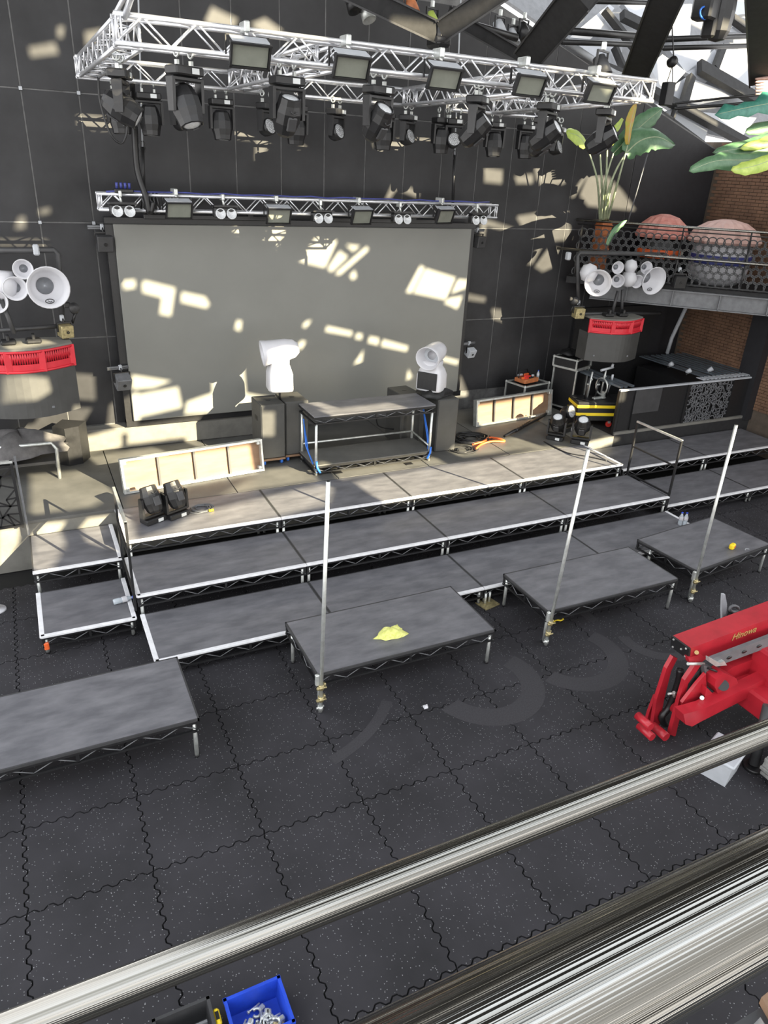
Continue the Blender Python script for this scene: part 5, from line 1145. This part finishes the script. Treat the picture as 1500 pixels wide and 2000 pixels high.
for x, y in ((925, 687), (1065, 632), (1203, 580), (1340, 527)): obj('slot', B().lathe([(0.034, 0), (0.034, 0.006), (0, 0.006)], 14, Tr(*L_(x, y, 4.398)) @ Rx(R(90)) , sx=1.2, sy=0.6), 'black', sl_, w=True)
plate('clamp_block', [(740, 690), (840, 740), (880, 720), (905, 760), (800, 770), (740, 730)], 4.36, 0.05, 'galv')
plate('chain_guard', [(690, 760), (760, 780), (850, 830), (800, 880), (720, 940), (705, 850)], 4.46, 0.06, 'mid_grey')
obj('energy_chain', B().path(spline([L_(690, 770, 4.6), L_(610, 850, 4.6), L_(560, 960, 4.6), L_(530, 1080, 4.6)]), 0.05, 6), 'black', t, w=True)
obj('energy_chain', B().path(spline([L_(470, 800, 4.7), L_(450, 920, 4.7), L_(370, 1140, 4.7), L_(300, 1240, 4.7), L_(340, 1330, 4.7)]), 0.045, 6), 'black', t, w=True)
obj('hose', B().path(spline([L_(700, 780, 4.5), L_(770, 800, 4.4), L_(850, 850, 4.4), L_(830, 920, 4.4)]), 0.014, 5), 'black', t, w=True)
obj('hose_fitting', B().tube(L_(360, 1025, 4.6), L_(450, 1015, 4.6), 0.014, 6).tube(L_(410, 1010, 4.6), L_(415, 1050, 4.6), 0.02, 6), 'galv', t, w=True)
plate('fin', [(865, 98), (888, 98), (905, 190), (897, 320), (862, 335), (858, 250)], 5.2, 0.03, 'light_grey')
hb = B()
for x, y, s in ((900, 330, 0.07), (950, 290, 0.09), (985, 300, 0.07), (880, 345, 0.05), (930, 250, 0.05)): hb.box(L_(x, y, 5.15), (s, s, s), bev=0.012)
obj('valve_block', hb, 'black', t, w=True)
obj('valve_knob', B().path([L_(970+40*math.cos(i*PI/5), 235+28*math.sin(i*PI/5), 5.1) for i in range(10)], 0.022, 6, closed=True), 'mid_grey', t, w=True)
obj('warning_lamp', B().lathe([(0.03, -0.02), (0.03, 0.02), (0, 0.03)], 10, Tr(*L_(1018, 280, 5.1))), 'gold', t, w=True)
# lettering on the boom side
fc = bpy.data.curves.new('boom_lettering', 'FONT'); fc.body = 'Hinowa'; fc.size = 0.13; fc.shear = 0.25; fc.extrude = 0.002; fc.materials.append(MATS['gold'])
tmp = bpy.data.objects.new('lettering_source', fc); COL.objects.link(tmp); bpy.context.view_layer.update()
fme = bpy.data.meshes.new_from_object(tmp.evaluated_get(bpy.context.evaluated_depsgraph_get())); bpy.data.objects.remove(tmp)
fo = bpy.data.objects.new('boom_lettering', fme); COL.objects.link(fo); fo.parent = t
a, c = L_(940, 530, Yf), L_(1150, 450, Yf); p = a-V((6.9, 4.3, 0)); fo.location = (p.x, p.y-0.006, p.z); fo.rotation_euler = (R(90), -math.atan2((c-a).z, (c-a).x), 0)
# chassis and track
ck = B(); st_ = [(-0.62, 0.2), (-0.58, 0.33), (-0.48, 0.4), (0.9, 0.4), (1.0, 0.2), (0.9, 0.02), (-0.46, 0.02), (-0.56, 0.08)]
TX, TY = 7.35, 3.3
A = M(((1, 0, 0, TX), (0, 0, -1, TY+0.3), (0, 1, 0, 0), (0, 0, 0, 1)))
obj('track', ck.prism(st_, 0, 0.26, A), 'track', t, w=True)
for i in range(16):
    x = -0.5+0.09*i
    obj('track_lug', B().box((TX+x, TY+0.17, 0.412), (0.05, 0.27, 0.03), bev=0.006), 'track', t, w=True)
for x, z in ((-0.585, 0.3), (-0.62, 0.2), (-0.58, 0.11)): obj('track_lug', B().box((TX+x, TY+0.17, z), (0.04, 0.27, 0.045), bev=0.006), 'track', t, w=True)
for x in (-0.4, 0.0, 0.4, 0.8): obj('track_roller', B().tube((TX+x, TY+0.02, 0.2), (TX+x, TY+0.05, 0.2), 0.11, 14), 'black', t, w=True)
obj('chassis', B().box((7.75, 4.2, 0.55), (1.3, 0.7, 0.3), bev=0.03).box((7.6, 4.3, 0.8), (0.5, 0.4, 0.6), bev=0.03), 'lift_red', t, w=True)
obj('track_guard', B().box((7.55, 3.5, 0.62), (0.9, 0.36, 0.34), bev=0.03), 'lift_red', t, w=True)
obj('stabiliser_leg', B().tube((7.0, 3.9, 0.75), (6.85, 3.75, 0.05), 0.06, 8), 'dark_grey', t, w=True)
obj('stabiliser_foot', B().tube((6.85, 3.75, 0), (6.85, 3.75, 0.04), 0.11, 14), 'black', t, w=True)
obj('boom_rest', B().box((8.1, 4.5, 1.1), (0.2, 0.2, 0.7)), 'lift_red', t, w=True)
# grey bucket under the lift
p = aZ(1420, 1522, 0)
t = thing('grey_bin', 'pale grey plastic bin standing on the floor under the red lift', 'bin', (p.x, p.y+0.12, 0), R(20))
def taper(b, w0, d0, w1, d1, z0, z1):
    vs = [(-w0/2, -d0/2, z0), (w0/2, -d0/2, z0), (w0/2, d0/2, z0), (-w0/2, d0/2, z0), (-w1/2, -d1/2, z1), (w1/2, -d1/2, z1), (w1/2, d1/2, z1), (-w1/2, d1/2, z1)]
    return b.add(vs, [(3, 2, 1, 0), (4, 5, 6, 7), (0, 1, 5, 4), (1, 2, 6, 5), (2, 3, 7, 6), (3, 0, 4, 7)])
obj('tub', taper(B(), 0.36, 0.28, 0.43, 0.33, 0, 0.32), 'light_grey', t)
obj('rim', B().box((0, 0, 0.32), (0.47, 0.37, 0.045), bev=0.015), 'light_grey', t)
obj('badge', B().box((0.14, -0.16, 0.26), (0.03, 0.012, 0.04)), 'white', t)
# crates at the bottom edge
def open_crate(name, label, p, w, d, h, mt, rz=0.0, rim=0.025):
    t = thing(name, label, 'crate', p, rz, None)
    b = taper(B(), w*0.9, d*0.9, w*0.9, d*0.9, 0, 0.015); obj('bottom', b, mt, t)
    for (x0, y0, x1, y1) in ((-w/2, -d/2, w/2, -d/2), (w/2, -d/2, w/2, d/2), (w/2, d/2, -w/2, d/2), (-w/2, d/2, -w/2, -d/2)):
        k = 0.9; nx, ny = (y1-y0), -(x1-x0); l = math.hypot(nx, ny); nx, ny = -nx/l*0.012, -ny/l*0.012
        obj('side', B().slab([(x0*k, y0*k, 0), (x1*k, y1*k, 0), (x1, y1, h), (x0, y0, h)], (nx, ny, 0)), mt, t)
    rb = B()
    for s in (-1, 1): rb.box((0, s*d/2, h), (w+0.03, rim, rim)).box((s*w/2, 0, h), (rim, d+0.03, rim))
    obj('rim', rb, mt, t)
    return t
q0, q1 = aZ(440, 1957, 0.2), aZ(545, 1912, 0.2); w_ = (q1-q0).length
cx, cyy = (q0.x+q1.x)/2, (q0.y+q1.y)/2-0.17
t = open_crate('storage_crate', 'blue plastic crate of scaffold clamps at the bottom edge of the picture', (cx, cyy, 0), w_, 0.36, 0.2, 'blue', math.atan2(q1.y-q0.y, q1.x-q0.x)+0.0)
rn = random.Random(9)
for i in range(11):
    c = thing('scaffold_clamp', 'metal scaffold clamp lying loose in the blue crate', 'clamp', (cx+rn.uniform(-0.13, 0.13), cyy+rn.uniform(-0.11, 0.09), 0.02+0.035*(i % 3)), rn.uniform(0, 6), 'scaffold clamps in the blue crate')
    obj('jaw', B().path([(0.034*math.cos(u), 0.034*math.sin(u), 0.04) for u in [k*PI/5 for k in range(9)]], 0.014, 6).box((-0.05, 0, 0.035), (0.05, 0.04, 0.05), bev=0.008), 'brass' if i % 4 == 1 else 'galv', c)
    obj('bolt', B().tube((-0.06, -0.04, 0.04), (0.05, -0.045, 0.05), 0.008, 6).tube((0.04, -0.045, 0.05), (0.055, -0.045, 0.05), 0.015, 6), 'galv', c)
q0, q1 = aZ(300, 1995, 0.2), aZ(406, 1950, 0.2)
w_ = (q1-q0).length; t = open_crate('tool_box', 'open grey tool box with a yellow catch beside the blue crate', ((q0.x+q1.x)/2, (q0.y+q1.y)/2-0.2, 0), w_, 0.4, 0.2, 'dark_grey', 0.0)
obj('tray_divider', B().box((0, 0.05, 0.17), (w_*0.8, 0.02, 0.04)).box((0, -0.06, 0.17), (w_*0.8, 0.02, 0.04)), 'mid_grey', t)
obj('catch', B().box((w_/2+0.035, 0.05, 0.17), (0.05, 0.13, 0.05), bev=0.015), 'yellow', t); obj('catch_grip', B().box((w_/2+0.036, 0.05, 0.19), (0.026, 0.06, 0.024)), 'black', t)
# odds on the balcony floor beside the viewer
p = aZ(1482, 1965, 4.62)
o = tag(obj('offcut', B().prism([(0, -0.03), (0.12, -0.05), (0.14, 0.04), (0.02, 0.03)], 0, 0.02), 'ply'), 'small pale wood offcut on the balcony floor at the bottom right corner', 'offcut'); o.location = (p.x, p.y-0.02, 4.6)
o = tag(obj('foil_scrap', B().add([(0, 0, 0), (0.05, 0, 0.0), (0.06, 0.05, 0.0), (0, 0.04, 0.0), (0.03, 0.02, 0.03)], [(0, 1, 4), (1, 2, 4), (2, 3, 4), (3, 0, 4), (3, 2, 1, 0)]), 'alu'), 'crumpled silver scrap on the balcony floor at the bottom right corner', 'scrap'); o.location = (p.x-0.06, p.y-0.06, 4.6)
